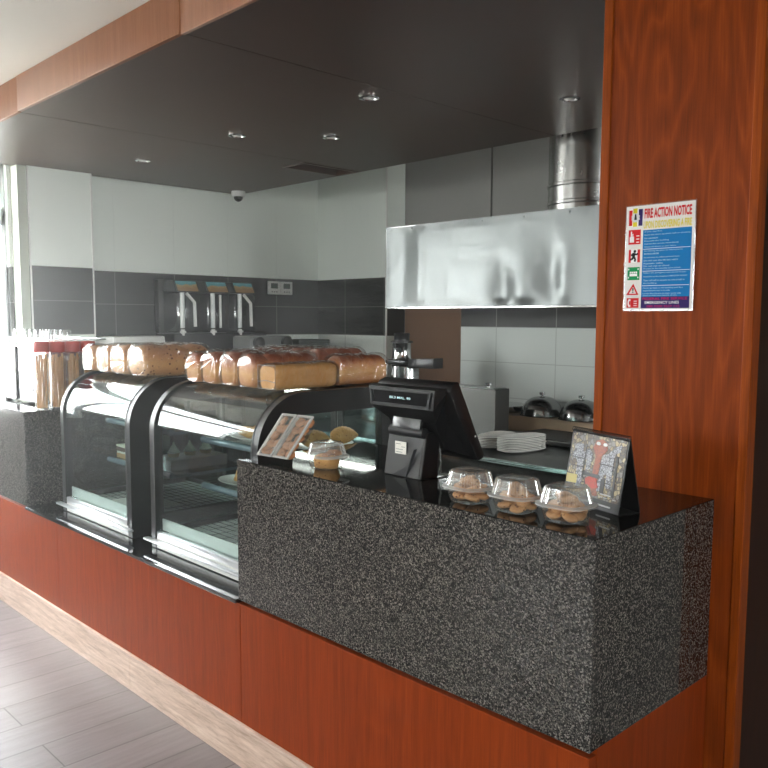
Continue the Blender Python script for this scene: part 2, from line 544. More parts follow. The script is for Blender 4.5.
# side wall with the tile band, window wall, back walls
struct(MB().box(-4.9, -4.75, .51, 3.146, 0, 2.95).build('wall_side', M_TILE_L))
pier = struct(MB().box(-4.75, -4.62, .605, 1.02, 0, ZC).build('wall_pier', M_TILE_P))
struct(MB().box(-4.628, -4.615, 1.02, 1.03, 0, ZC).box(-4.628, -4.615, .597, .605, 0, ZC).build('trim_1', M_WHITEP))
struct(MB().box(-4.9, -3.882, 3.146, 3.36, 0, 2.95).build('wall_back', M_TILE_B))
struct(MB().box(-3.882, -3.878, 3.15, 3.359, 1.376, 1.849).build('trim_2', flat('charcoal_tile', srgb(40, 41, 41), .12)))
struct(MB().box(-3.885, -3.873, 3.139, 3.15, 0, 2.95).build('trim_3', M_WHITEP))
struct(MB().box(-4.9, 3.6, 3.36, 3.5, 0, 2.95).build('wall_recess', M_GREYWALL))
struct(MB().box(-3.86, -3.2, 3.345, 3.36, 0, 1.9).build('wall_recess_panel', M_BROWNWALL))
struct(MB().box(-2.869, .3, 2.9, 3.36, 0, 1.9).build('wall_cooking', M_TILE_C))
# room behind and beside the camera
struct(MB().box(3.45, 3.6, -2.2, 1.25, 0, 2.95).box(3.45, 3.6, -5.6, -4.6, 0, 2.95).box(3.45, 3.6, -4.6, -2.2, 0, 1.0).box(3.45, 3.6, -4.6, -2.2, 2.45, 2.95).box(3.45, 3.6, 1.25, 3.4, 0, .9).box(3.45, 3.6, 1.25, 3.4, 2.45, 2.95).box(3.45, 3.6, 3.3, 3.4, .9, 2.45).build('wall_right', M_WHITE))
struct(MB().box(.074, 3.45, 1.06, 1.1, 0, ZC).build('wall_partition', M_GREYWALL))
f = MB().box(-4.9, 3.6, -5.6, -5.5, 0, 1.25).box(-4.9, 3.6, -5.6, -5.5, 2.5, ZR).box(-2.4, 3.6, -5.6, -5.5, 1.25, 2.5)
struct(f.build('wall_front', M_WHITE))
struct(MB().box(-4.9, -4.75, -5.6, -.77, 0, 1.12).box(-4.9, -4.75, -.77, .51, 0, .85).box(-4.9, -4.75, -5.6, .51, 2.56, ZR).box(-4.9, -4.75, -5.6, -2.05, 1.12, 2.56).build('wall_window', M_WHITE))
struct(MB().box(-4.752, -4.63, .535, .596, 0, ZC, .003).build('trim_5', flat('post_grey_green', srgb(168, 174, 160), .5), None, False))
struct(MB().box(-4.749, -4.735, -5.49, .50, .0, .85).box(-4.749, -4.735, -5.49, -.78, .85, 1.10).build('wall_window_added_lining', M_LINING, None, False))  # unseen dark lining added below the side windows to dim the glass reflections
struct(MB().box(-4.73, 3.44, -5.499, -5.485, 0, 1.2).build('wall_front_added_lining', M_LINING, None, False))  # unseen dark lining added at the front, likewise to darken what the cases reflect
def glazing(idx, axis, at, a0, a1, z0, z1, n, trans):
    fr = MB()
    def bx(a, b, zz0, zz1, d=.03):
        if axis == 'y': fr.box(at - d, at + d, a, b, zz0, zz1, .004)
        else: fr.box(a, b, at - d, at + d, zz0, zz1, .004)
    bx(a0, a1, z0, z0 + .07); bx(a0, a1, z1 - .06, z1); bx(a0, a1, trans, trans + .11)
    for i in range(n + 1):
        c = a0 + (a1 - a0) * i / n
        bx(max(a0, c - .03), min(a1, c + .03), z0, z1)
    w = struct(fr.build('window_%d' % idx, M_ALU))
    g = MB()
    if axis == 'y': g.box(at - .004, at + .004, a0 + .02, a1 - .02, z0 + .03, z1 - .03)
    else: g.box(a0 + .02, a1 - .02, at - .004, at + .004, z0 + .03, z1 - .03)
    g.build('pane', M_WINGLASS, w)
glazing(1, 'y', -4.82, -.77, .51, .85, 2.56, 1, 2.12)
glazing(4, 'y', -4.82, -2.05, -.77, 1.12, 2.56, 1, 2.12)
glazing(5, 'y', 3.52, -4.6, -2.2, 1.0, 2.45, 2, 1.98)  # unseen window added in the right wall to brighten the tiled side wall
portal((3.62, -3.4, 1.72), (-1, 0, 0), 1.45, 2.4)
glazing(2, 'x', -5.55, -4.8, -2.4, 1.25, 2.5, 2, 2.12)
glazing(3, 'y', 3.52, 1.25, 3.3, .9, 2.45, 2, 1.98)  # unseen kitchen window added to bring more light onto the back and side walls
portal((-4.92, -.77, 1.84), (1, 0, 0), 1.44, 2.56)
portal((-3.6, -5.64, 1.87), (0, 1, 0), 2.4, 1.25)
portal((3.62, 2.28, 1.68), (-1, 0, 0), 1.55, 2.05)
struct(MB().box(-30, 20, -30, 20, -.14, -.11).build('ground', M_PAVE))

# bulkhead over the counter: brown panels with open joints, hatch hole, wooden fascia
HX0, HX1, HY0, HY1 = -3.475, -3.25, 1.805, 2.27
sl = MB()
XS = [(-4.7, -3.2325), (-3.2285, -1.7015), (-1.6975, -.17), (-.166, 1.36), (1.364, 3.45)]
sl.box(-4.7, HX0, .05, 2.29, ZC, ZR); sl.box(HX1, -3.2325, .05, 2.29, ZC, ZR)
sl.box(HX0, HX1, .05, HY0, ZC, ZR); sl.box(HX0, HX1, HY1, 2.29, ZC, ZR)
for a, b in XS[1:]: sl.box(a, b, .05, 2.29, ZC, ZR)
sl.box(-4.7, 3.45, .06, 2.28, ZR - .01, ZR)
slab = struct(sl.build('ceiling_bulkhead', M_SLAB, smooth=False))
for i, (a, b) in enumerate([(-4.75, -3.218), (-3.2145, -1.708), (-1.7045, -.2), (-.1965, 3.45)]):
    MB().box(a, b, .034 - .003 * (i % 2), .05, ZC - .004 + .003 * (i % 2), ZR, .0012).build('fascia_panel', M_FASCIA, slab)
h = MB().ring([(HX0, HY0), (HX1, HY0), (HX1, HY1), (HX0, HY1)], [(HX0 + .018, HY0 + .018), (HX1 - .018, HY0 + .018), (HX1 - .018, HY1 - .018), (HX0 + .018, HY1 - .018)], 'z', ZC - .006, ZC + .02)
hr = tag(h.build('ceiling_hatch', M_SLAB, None, False), 'brown rectangular hatch frame set in the dark bulkhead near the back edge', 'hatch')
MB().box(HX0 + .004, HX1 - .004, HY0 + .004, HY1 - .004, ZC + .06, ZC + .075).build('hatch_panel', wood('hatch_board', srgb(70, 44, 30), srgb(96, 64, 46), srgb(116, 80, 58), .4, .3), hr, False)

# ------------------------------------------------------------------ counter base, ledge, skirting
cb = thing('counter_base', 'long reddish wooden counter front with a black stone ledge', 'counter', (-2.5, 0, 0))
for a, b in [(-4.6, -2.842), (-2.84, -1.3362), (-1.334, 0)]:
    MB().box(a, b, 0, .03, .15, .565, .001).build('front_panel', M_WOODRED, cb, False)
MB().box(-.028, 0, .031, .572, .0, .5775).build('side_panel', M_WOODRED, cb, False)
MB().box(-4.6, -.03, .031, .57, .02, .56).build('carcass', M_DARK, cb, False)
MB().box(-3.198, -1.345, -.012, .57, .5655, .5795, .002).build('stone_ledge', M_BLACKSTONE, cb, False)
sk = MB()
for a, b in [(-4.6, -3.541), (-3.539, -2.1205), (-2.1185, -.70), (-.698, .004)]: sk.box(a, b, -.012, -.0005, 0, .152, .001)
struct(sk.build('baseboard_counter', M_SKIRT, None, False))

g = thing('granite_counter', 'speckled grey granite counter block with the till and cookie tubs on top', 'counter', (-.67, .28, .578))
MB().prism([(-1.342, 0), (0, 0), (-.02, .02), (-1.342, .02)], 'z', .578, 1.05).build('front_slab', M_GRANITE, g, False)
MB().prism([(0, 0), (0, .572), (-.02, .572), (-.02, .02)], 'z', .578, 1.05).build('side_slab', M_GRANTOP, g, False)
MB().box(-1.342, -1.322, .02, .55, .578, 1.03).build('end_slab', M_GRANITE, g, False)
MB().box(-1.3415, -.0005, .0005, .572, 1.05, 1.0525, .0008).build('top_slab', M_COUNTERTOP, g, False)
g2 = thing('granite_counter', 'speckled grey granite counter block at the window end holding the coffee machine', 'counter', (-3.9, .28, .578))
MB().box(-4.6, -3.2, 0, .02, .578, 1.05, .0008).build('front_slab', M_GRANITE, g2, False)
MB().box(-3.22, -3.2, .02, .55, .578, 1.05).build('end_slab', M_GRANITE, g2, False)
MB().box(-4.6, -3.2, .0005, .55, 1.05, 1.0525, .0008).build('top_slab', M_COUNTERTOP, g2, False)

# ------------------------------------------------------------------ wooden pillar
p = thing('wooden_pillar', 'tall oak veneered pillar carrying the fire notice', 'pillar', (-.14, .8, 0))
MB().box(-.338, .053, .578, .60, 0, ZC).build('front_panel', M_WOOD, p, False)
MB().box(-.366, -.338, .573, .62, 0, ZC, .003).build('corner_trim', M_WOODTRIM, p, False)
MB().box(.053, .078, .573, .62, 0, ZC, .003).build('corner_trim', M_WOODTRIM, p, False)
MB().box(.05, .074, .62, 1.1, 0, ZC).build('side_panel', wood('shade_tinted_veneer', srgb(34, 15, 6), srgb(52, 24, 10), srgb(66, 32, 14), .5, .4), p, False)  # right side veneer darkened: its shade is put into the colour
MB().box(-.362, -.338, .62, 1.1, 0, ZC).build('side_panel', M_WOOD, p, False)
MB().box(-.338, .05, .60, 1.1, 0, ZC).build('core', M_DARK, p, False)

# ------------------------------------------------------------------ fire notice
def notice():
    Y = .572
    X0, X1, Z0, Z1 = -.2765, -.081, 1.543, 1.824
    w, hgt = X1 - X0, Z1 - Z0
    t = thing('fire_notice', 'laminated fire action notice taped to the wooden pillar', 'sign', (X0 + w / 2, Y, Z0))
    U = lambda u: X0 + u * w
    V = lambda v: Z1 - v * hgt
    c = lambda n_, *rgb: flat(n_, srgb(*rgb), .6, 0, Specular_IOR_Level=.2)
    MB().box(X0 - .003, X1 + .003, Y - .0006, Y + .0005, Z0 - .003, Z1 + .003).build('laminate', M_CLEAR, t, False)
    MB().box(X0, X1, Y - .001, Y - .0006, Z0, Z1).build('sheet', c('notice_white', 222, 218, 214), t, False)
    def rect(nm, mat, u0, u1, v0, v1, d=.0004):
        return MB().box(U(u0), U(u1), Y - .001 - d, Y - .001, V(v1), V(v0)).build(nm, mat, t, False)
    red, blue, yel, grn, nvy, blk, wht, mag = c('sign_red', 206, 28, 34), c('sign_blue', 0, 112, 176), c('sign_yellow', 214, 196, 40), c('sign_green', 0, 140, 78), c('sign_navy', 46, 30, 96), c('sign_black', 20, 20, 22), c('sign_ink_white', 235, 235, 235), c('sign_magenta', 196, 20, 90)
    rect('text_field', blue, .26, .965, .235, .875)
    rect('footer', nvy, .26, .965, .875, .985)
    d1, d2, d3 = Y - .0016, Y - .0018, Y - .002
    text_mb('FIRE ACTION NOTICE', U(.275), V(.125), w * .68, hgt * .095, d1, bold=.035).build('title', red, t, False)
    text_mb('UPON DISCOVERING A FIRE', U(.265), V(.222), w * .695, hgt * .07, d1, bold=.025).build('subtitle', yel, t, False)
    body = [(.262, 'If you see fire:', .26), (.292, 'Raise the alarm by alarm bell or shouting', .66), (.322, 'for attention', .2), (.35, 'Evacuate the building', .36), (.378, 'Call the fire service immediately', .5), (.406, 'Close all doors as you leave', .46),
            (.445, 'On hearing the alarm or instruction to', .56), (.47, 'evacuate', .22), (.508, 'Do not stop to collect personal items', .52), (.535, 'Do not use the lift but stairs', .5), (.563, 'Remain calm', .28), (.588, 'Do not run or shout', .38), (.614, 'Proceed to the assembly point quickly', .54),
            (.655, 'Follow the emergency exit closest to you', .62), (.69, 'Assemble at the designated MUSTER POINT', .64), (.725, 'Take roll call to ensure no one is left in', .6), (.753, 'the building', .2),
            (.8, 'Never go back in the building until fire', .58), (.825, 'department say it is safe', .4), (.853, 'Let the Fire Service do their work only', .56), (.871, 'assist as they may require of you', .5)]
    tx = MB()
    for v, s_, ww in body: text_mb(s_, U(.285), V(v), w * min(.66, ww), hgt * .0155, d1, bold=.004, mb=tx)
    tx.build('body_text', c('sign_pale_blue', 176, 206, 224), t, False)
    ln = MB()
    for v in (.418, .628, .768): ln.box(U(.27), U(.955), Y - .0015, Y - .0013, V(v + .002), V(v - .002))
    ln.build('divider_lines', wht, t, False)
    text_mb('FEDERAL FIRE SERVICE', U(.285), V(.905), w * .65, hgt * .024, d1, bold=.01).build('footer_text', mag, t, False)
    text_mb('EMERGENCY LINES', U(.32), V(.943), w * .5, hgt * .026, d1, bold=.008).build('footer_text', wht, t, False)
    text_mb('080 3200 3557 112', U(.35), V(.978), w * .48, hgt * .022, d1, bold=.01).build('footer_text', mag, t, False)
    # emblem, top left
    e = rect('emblem', wht, .04, .245, .03, .19)
    rect('emblem_bar', red, .04, .09, .035, .185, .0006); rect('emblem_bar', yel, .10, .165, .02, .195, .0006); rect('emblem_bar', nvy, .185, .245, .03, .19, .0006)
    MB().prism([(U(.14) + .011 * math.cos(a) * (1 + .25 * (k % 2)), V(.11) + .011 * math.sin(a) * (1 + .25 * (k % 2))) for k, a in enumerate([2 * PI * i / 16 for i in range(16)])], 'y', Y - .0019, Y - .0016).build('emblem_badge', c('sign_grey', 205, 205, 208), t, False)
    MB().prism([(U(.12), V(.13)), (U(.16), V(.13)), (U(.15), V(.075)), (U(.13), V(.075))], 'y', Y - .0022, Y - .0019).build('emblem_figure', blk, t, False)
    # pictograms down the left side
    rect('alarm_sign', red, .04, .225, .225, .365)
    hand = MB().box(U(.06), U(.125), Y - .0019, Y - .0014, V(.345), V(.29)).box(U(.075), U(.092), Y - .0019, Y - .0014, V(.29), V(.24)).box(U(.1), U(.112), Y - .0019, Y - .0014, V(.29), V(.262))
    for q in range(3): hand.box(U(.16), U(.205), Y - .0019, Y - .0014, V(.285 + q * .03) - .001, V(.285 + q * .03) + .001)
    hand.build('alarm_symbol', wht, t, False)
    e2 = rect('exit_sign', red, .05, .225, .415, .54); rect('exit_door', wht, .085, .185, .415, .54, .0005)
    run = MB().sphere((U(.145), Y - .0016, V(.432)), .0042, (1, .2, 1), 10, 6)
    for a, b, r_ in [((.14, .448), (.125, .485), .0038), ((.125, .485), (.155, .505), .0028), ((.155, .505), (.148, .532), .0025), ((.125, .485), (.10, .51), .0028), ((.10, .51), (.075, .508), .0025), ((.14, .452), (.17, .467), .002), ((.17, .467), (.19, .452), .002), ((.138, .452), (.105, .457), .002), ((.105, .457), (.095, .475), .002)]:
        pa, pb = Vector((U(a[0]), 0, V(a[1]))), Vector((U(b[0]), 0, V(b[1])))
        d = (pb - pa); nrm = Vector((-d.z, 0, d.x)).normalized() * r_
        run.prism([((pa + nrm).x, (pa + nrm).z), ((pb + nrm).x, (pb + nrm).z), ((pb - nrm).x, (pb - nrm).z), ((pa - nrm).x, (pa - nrm).z)], 'y', Y - .0022, Y - .0014)
    run.build('running_figure', blk, t, False)
    rect('assembly_sign', grn, .04, .225, .585, .71)
    asm = MB().box(U(.075), U(.19), Y - .0019, Y - .0014, V(.672), V(.648))
    for q in range(4): asm.sphere((U(.088 + q * .03), Y - .0017, V(.636)), .0026, (1, .2, 1), 8, 6)
    for ux in (.055, .2):
        for vx in (.605, .685): asm.box(U(ux) - .001, U(ux) + .002, Y - .0019, Y - .0014, V(vx) - .002, V(vx) + .002)
    asm.build('assembly_symbol', wht, t, False)
    MB().ring([(U(.135), V(.745)), (U(.22), V(.855)), (U(.03), V(.855))], [(U(.135), V(.773)), (U(.185), V(.842)), (U(.07), V(.842))], 'y', Y - .0018, Y - .001).build('warning_triangle', red, t, False)
    text_mb('!', U(.122), V(.835), w * .022, hgt * .05, d1, bold=.02).build('exclamation_mark', blk, t, False)
    rect('phone_sign', red, .04, .225, .885, .98)
    ph = MB().ring([(U(.075), V(.895)), (U(.1), V(.895)), (U(.1), V(.97)), (U(.075), V(.97)), (U(.058), V(.95)), (U(.058), V(.915))], [(U(.085), V(.912)), (U(.1), V(.912)), (U(.1), V(.953)), (U(.085), V(.953)), (U(.076), V(.945)), (U(.076), V(.92))], 'y', Y - .0019, Y - .0014)
    for q in range(3): ph.box(U(.15), U(.2), Y - .0019, Y - .0014, V(.915 + q * .022) - .0008, V(.915 + q * .022) + .0008)
    ph.build('phone_symbol', wht, t, False)
notice()

tb = Mat('case_fill_glow'); tb.color(srgb(235, 235, 228)); tb.b.inputs['Emission Color'].default_value = (1, .97, .9, 1); tb.b.inputs['Emission Strength'].default_value = 12.0  # glow added to brighten the inside of the cases
M_TUBE = tb.m
# ================================================================== DISPLAY CASES
def arc(cy, cz, r, a0, a1, n=10):
    return [(cy + r * math.cos(a0 + (a1 - a0) * i / n), cz + r * math.sin(a0 + (a1 - a0) * i / n)) for i in range(n + 1)]
CF, CBK, CT, CRAD = .097, .80, 1.257, .2      # front, back, top, corner radius of the end panels
def case(X0, X1, label, window):
    t = thing('display_case', label, 'display case', ((X0 + X1) / 2, .45, .582))
    outer = [(CBK, .582), (CBK, CT)] + arc(CF + CRAD, CT - CRAD, CRAD, PI / 2, PI, 12) + [(CF, .582)]
    for side, (a, b) in enumerate(((X0, X0 + .035), (X1 - .035, X1))):
        if window:
            wy0, wy1, wz0, wz1 = .245, .68, .66, 1.176
            n_ = len(outer)
            cen = Vector(((wy0 + wy1) / 2, (wz0 + wz1) / 2))
            # window loop with as many points as the outline, walked corner to corner
            inner = [(wy1, wz0), (wy1, wz1)] + [(wy1 + (wy0 - wy1) * min(1, i / 8), wz1) if i < 9 else (wy0, wz1 - .04 * (i - 8)) for i in range(13)] + [(wy0, wz0)]
            if side == 0:          # this end is glazed almost to its front edge
                wy0 = .135
                inner = [(wy1, wz0), (wy1, wz1)] + [(wy1 + (.25 - wy1) * i / 7, wz1) for i in range(8)] + [(.25 - .115 * i / 5, wz1 - .095 * (i / 5) ** 1.6) for i in range(1, 6)] + [(wy0, wz0)]
            e = MB().ring(outer, inner, 'x', a, b).build('end_panel', M_CASE, t, True)
            MB().prism(inner, 'x', (a + b) / 2 - .003, (a + b) / 2 + .003).build('side_glass', M_GLASS, e, False)
        else:
            MB().prism(outer, 'x', a, b).build('end_panel', M_CASE, t, True)
    # chrome beading round the front edge of both ends
    for xb in (X0 + .037, X1 - .037):
        path = [(xb, CF - .002, .63)] + [(xb, y, z) for y, z in arc(CF + CRAD, CT - CRAD, CRAD + .001, PI, PI / 2, 12)] + [(xb, .5, CT)]
        MB().tube(path, .0022, 6).build('edge_bead', M_DARKSTEEL, t)
    gx0, gx1 = X0 + .04, X1 - .04
    prof = [(CF + .006, .655), (CF + .006, .86), (CF + .006, CT - CRAD)] + arc(CF + CRAD, CT - CRAD, CRAD - .006, PI, PI / 2, 14)[1:] + [(.60, CT - .006)]
    MB().sheet([[(gx0, y, z), ((gx0 + gx1) / 2, y, z), (gx1, y, z)] for y, z in prof], .005).build('curved_glass', M_GLASS, t)
    MB().box(gx0 - .003, gx1 + .003, .6, CBK, CT - .03, CT - .002, .003).build('top_panel', M_CASE, t, False)
    MB().box(gx0 - .003, gx1 + .003, .14, CBK, .583, .625).build('base', M_CASE, t, False)
    MB().box(X0 - .02, X1 + .02, .068, .095, .612, .622, .004).build('front_rail', M_ALU, t)
    MB().box(gx0, gx1, .097, .118, .625, .652, .003).build('glass_track', M_ALU, t)
    MB().box(gx0, gx1, .0985, .13, .5835, .6245).build('kick_plate', M_WHITEP, t, False)
    MB().box(gx0 + .003, gx1 - .003, .124, .130, .653, .70).build('inner_lip', M_WHITEP, t, False)
    dk = MB().box(gx0 + .004, gx1 - .004, .15, CBK - .04, .626, .64)
    dkp = dk.build('deck', M_WHITEP, t, False)
    gr = MB()
    for k in range(16):
        y = .2 + k * .034
        gr.cyl((gx0 + .02, y, .648), (gx1 - .02, y, .648), .002, 6)
    for k in range(9):
        x = gx0 + .03 + (gx1 - gx0 - .06) * k / 8
        gr.cyl((x, .19, .645), (x, .72, .645), .002, 6)
    gr.build('wire_grid', M_CHROME, t)
    # rear sliding doors
    for k in range(2):
        a = gx0 + (gx1 - gx0) * k / 2; b = gx0 + (gx1 - gx0) * (k + 1) / 2
        dr = MB().ring([(a, .63), (b, .63), (b, CT - .035), (a, CT - .035)], [(a + .03, .66), (b - .03, .66), (b - .03, CT - .065), (a + .03, CT - .065)], 'y', CBK - .035 + .014 * k, CBK - .023 + .014 * k).build('rear_door', M_CASE, t, False)
        MB().box(a + .028, b - .028, CBK - .031 + .014 * k, CBK - .027 + .014 * k, .658, CT - .063).build('door_glass', pane('smoked_glass', (.55, .66, .64, 1), .05, 0, .9), dr, False)
    for z in (1.008, .812):
        sh = MB().box(gx0 + .006, gx1 - .006, .325, .70, z + .002, z + .009).build('shelf', M_GLASS, t, False)
        MB().cyl((gx0 + .006, .318, z), (gx1 - .006, .318, z), .014, 14).build('shelf_bar', M_CASEBAR, sh)
        for x in (gx0 + .012, gx1 - .012): MB().box(x - .005, x + .005, .334, .734, z - .012, z + .002).build('bracket', M_CASEBAR, sh, False)
    for x in (gx0 + .012, gx1 - .012): MB().box(x - .006, x + .006, .735, .75, .64, CT - .035).build('shelf_post', M_CHROME, t, False)
    MB().cyl((gx0 + .03, .735, CT - .06), (gx1 - .03, .735, CT - .06), .01, 10).build('fill_tube', M_TUBE, t)  # glowing tube added out of view to light the case interior
    return t
case(-2.115, -1.362, 'black curved glass display case beside the granite counter, end window facing out', True)
case(-2.995, -2.285, 'black curved glass display case nearest the window, raisin loaves on top', True)

# ------------------------------------------------------------------ bread
def loaf_rows(L, Wd, H, lumps, grow=0, seed=0, crown=.24, ny=28, nx=22):
    rows = []
    for j in range(ny + 1):
        v = j / ny
        y = (v - .5) * (L + 2 * grow)
        e = min(1, (min(v, 1 - v) * ny / 2.2)) ** .5 if 0 < v < 1 else 0
        e = .86 + .14 * e
        lump = (abs(math.sin(PI * v * lumps)) ** .6 if lumps else 1)
        row = []
        for i in range(nx):
            a = 2 * PI * i / nx
            ca, sa = math.cos(a), math.sin(a)
            n_ = 5.0
            rr = (abs(ca) ** n_ + abs(sa) ** n_) ** (-1 / n_)
            x = ca * rr * (Wd / 2 + grow) * e
            z = sa * rr
            if z > 0:
                dome = 1 - .30 * abs(ca * rr) ** 3 if lumps else 1
                z = z * (H / 2 + grow) * e * (dome * (1 - crown + crown * lump))
                x *= 1.03
            else: z = z * (H / 2 + min(grow, .0)) * e
            row.append((x, y, z + H / 2))
        rows.append(row)
    return rows
def loft(rows):
    mb = MB(); b = bmesh.new()
    V = [[b.verts.new(p) for p in r] for r in rows]
    n = len(V[0])
    for j in range(len(V) - 1):
        for i in range(n): b.faces.new((V[j][i], V[j][(i + 1) % n], V[j + 1][(i + 1) % n], V[j + 1][i]))
    b.faces.new(V[0][::-1]); b.faces.new(V[-1])
    bmesh.ops.recalc_face_normals(b, faces=b.faces)
    return mb._new(b)
def loaf(name, label, loc, L, Wd, H, lumps, mat, group, seed, rz=0, tail=0, bag=True):
    t = thing(name, label, 'bread', loc, 0, group)
    loft(loaf_rows(L, Wd, H, lumps)).jitter(.003, 14, seed).build('bread', mat, t, world=False, angle=60)
    if bag:
        b = loft(loaf_rows(L, Wd, H, lumps, .005, crown=.08, ny=40, nx=38))
        for v in b.bm.verts:
            o_ = Vector((seed, seed * 2.3, 0))
            d = noise.noise(Vector((v.co.x * 24, v.co.y * 13, v.co.z * 24)) + o_) * .004 + abs(noise.noise(v.co * 42 + o_)) * .006 + abs(noise.noise(Vector((v.co.x * 70, v.co.y * 22, v.co.z * 12)) + o_)) * .004
            c = Vector((0, v.co.y * .9, H * .5))
            v.co += (v.co - c).normalized() * d
            v.co.z = max(v.co.z, .0006)
        if tail:
            fan = []
            for k in range(6):
                r_ = k / 5
                fan.append([(tail * (Wd * .42 + r_ * .05) + .004 * math.sin(i * 2.1 + k), -L / 2 + .03 - .02 * r_ + (i - 3) * (.004 + .012 * r_), .03 + .004 * math.cos(i * 2.7) + (1 - r_) * .01 - .026 * r_ + .004) for i in range(7)])
            b.sheet(fan)
        b.build('plastic_bag', M_FILM, t, smooth=False, world=False)
    t.rotation_euler = (0, 0, rz)
    return t
ZT = CT + .0015
GB, GR = 'bagged loaves on the counter-side case', 'bagged raisin loaves on the window-side case'
toast = loaf('bread_loaf', 'square golden sandwich loaf in clear bag, rightmost in the front row', (-1.485, .375, ZT), .295, .100, .09, 0, M_TOAST, GB, 1, R(1.5))
fd = MB().tube([(-.05, -.153, .006), (.05, -.153, .006), (.05, -.153, .09), (-.05, -.153, .09)], .0014, 6, True).tube([(-.05, -.154, .03), (.0, -.155, .036), (.05, -.154, .03)], .0012, 6)
fd.build('bag_fold', M_RIMP, toast, world=False)
loaf('bread_loaf', 'bagged brown loaf immediately left of the square golden sandwich loaf', (-1.607, .372, ZT), .30, .098, .126, 4, M_BREAD, GB, 2)
loaf('bread_loaf', 'bagged brown loaf second to the left of the square golden loaf', (-1.733, .375, ZT), .30, .102, .128, 4, M_BREAD, GB, 3)
loaf('bread_loaf', 'bagged brown loaf third to the left of the square golden loaf', (-1.865, .375, ZT), .30, .102, .128, 4, M_BREAD, GB, 4)
loaf('bread_loaf', 'bagged brown loaf at left end of front row, bag tail hanging left', (-1.99, .372, ZT), .29, .098, .118, 4, M_BREAD, GB, 5, 0, -1)
loaf('bread_loaf', 'dark crusted loaf behind the square golden loaf, side fully in view', (-1.505, .675, ZT), .25, .104, .114, 4, M_BREAD, GB, 6)
loaf('bread_loaf', 'dark crusted loaf in back row, second from the counter end', (-1.635, .68, ZT), .25, .104, .136, 4, M_BREAD, GB, 7)
loaf('bread_loaf', 'dark crusted loaf in back row, third from the counter end', (-1.77, .68, ZT), .25, .104, .136, 4, M_BREAD, GB, 8)
loaf('bread_loaf', 'dark crusted loaf in back row, fourth from the counter end', (-1.90, .68, ZT), .25, .104, .134, 4, M_BREAD, GB, 9)
loaf('bread_loaf', 'dark crusted loaf in back row nearest the gap between the cases', (-2.03, .68, ZT), .25, .104, .132, 4, M_BREAD, GB, 10)
loaf('bread_loaf', 'raisin loaf with its long spotted side in view, right of its row', (-2.43, .375, ZT), .33, .155, .138, 3, M_RAISIN, GR, 11)
loaf('bread_loaf', 'bagged raisin loaf in the middle of the window-side case row', (-2.605, .37, ZT), .32, .14, .136, 3, M_RAISIN, GR, 12)
loaf('bread_loaf', 'bagged raisin loaf second from the window end', (-2.765, .37, ZT), .31, .125, .128, 3, M_RAISIN, GR, 13)
loaf('bread_loaf', 'bagged raisin loaf at the window end of the case top', (-2.915, .36, ZT + .001), .30, .112, .124, 3, M_RAISIN, GR, 14)

# ------------------------------------------------------------------ pastries in the cases
def plate_mb(rx, ry):
    f = lambda a, r, z: (r * rx, r * ry)
    return MB().lathe([(.02, 0), (.62, 0), (.66, .003), (.98, .014), (1, .016), (.98, .018), (.64, .007), (.02, .005)], n=40, fn=f)
pl = tag(plate_mb(.092, .135).build('pastry_plate', M_CHINA), 'oval white plate of golden croissants on the upper glass shelf', 'plate', 'plates in the counter-side case')
pl.location = (-1.50, .50, 1.018)
pl2 = dup(pl, (-1.85, .435, 1.018), R(90), label='oval white plate of flaky rolls, upper shelf front')
pl3 = dup(pl, (-1.938, .43, .822), R(90), label='oval white plate holding a pastry on the lower glass shelf')
def crescent(n, r, th, bend, seg=9):
    mb = MB()
    b = bmesh.new(); rows = []
    NJ, NI = 36, 14
    for j in range(NJ + 1):
        v = j / NJ; a = (v - .5) * bend
        w = math.sin(PI * min(max(v, .02), .98)) ** .7
        lay = 1 + .12 * (((v * seg) % 1.0) - .5)
        c = Vector((r * math.sin(a), r * (math.cos(a) - 1), 0))
        t_ = Vector((math.cos(a), -math.sin(a), 0)); nn = Vector((math.sin(a), math.cos(a), 0))
        rows.append([b.verts.new(c + nn * (th * w * lay * math.cos(q)) + Vector((0, 0, th * .95 * w * lay * math.sin(q) + th * .85))) for q in [2 * PI * i / NI for i in range(NI)]])
    for j in range(NJ):
        for i in range(NI): b.faces.new((rows[j][i], rows[j][(i + 1) % NI], rows[j + 1][(i + 1) % NI], rows[j + 1][i]))
    b.faces.new(rows[0][::-1]); b.faces.new(rows[-1])
    bmesh.ops.recalc_face_normals(b, faces=b.faces)
    return mb._new(b)
cr = tag(crescent(0, .072, .036, 1.7).build('croissant', M_CRUMB, angle=70), 'golden croissant at the front of the plate seen through the end window', 'croissant', 'croissants on the upper shelf plate')
cr.location = (-1.465, .425, 1.035); cr.rotation_euler = (0, 0, R(70))
c3 = dup(cr, (-1.465, .568, 1.035), R(74), 'golden croissant at the back of the plate seen through the end window')
ro = tag(MB().sphere((0, 0, .024), .024, (3.2, 1, 1), 24, 12).jitter(.004, 30, 3).build('sausage_roll', M_CRUMB), 'long flaky roll at the front edge of the upper shelf plate', 'pastry', 'flaky rolls on one plate')
ro.location = (-1.865, .41, 1.027)
dup(ro, (-1.855, .47, 1.027), 0, 'long flaky roll at the back of the upper shelf plate')
pw = tag(MB().prism([(-.06, .002), (.06, .002), (.05, .055), (.01, .075), (-.03, .06)], 'y', -.035, .035, .012).jitter(.003, 30, 4).build('puff_pastry', M_CRUMB, angle=70), 'folded golden puff pastry on the lower shelf plate', 'pastry')
pw.location = (-1.915, .43, .8305)
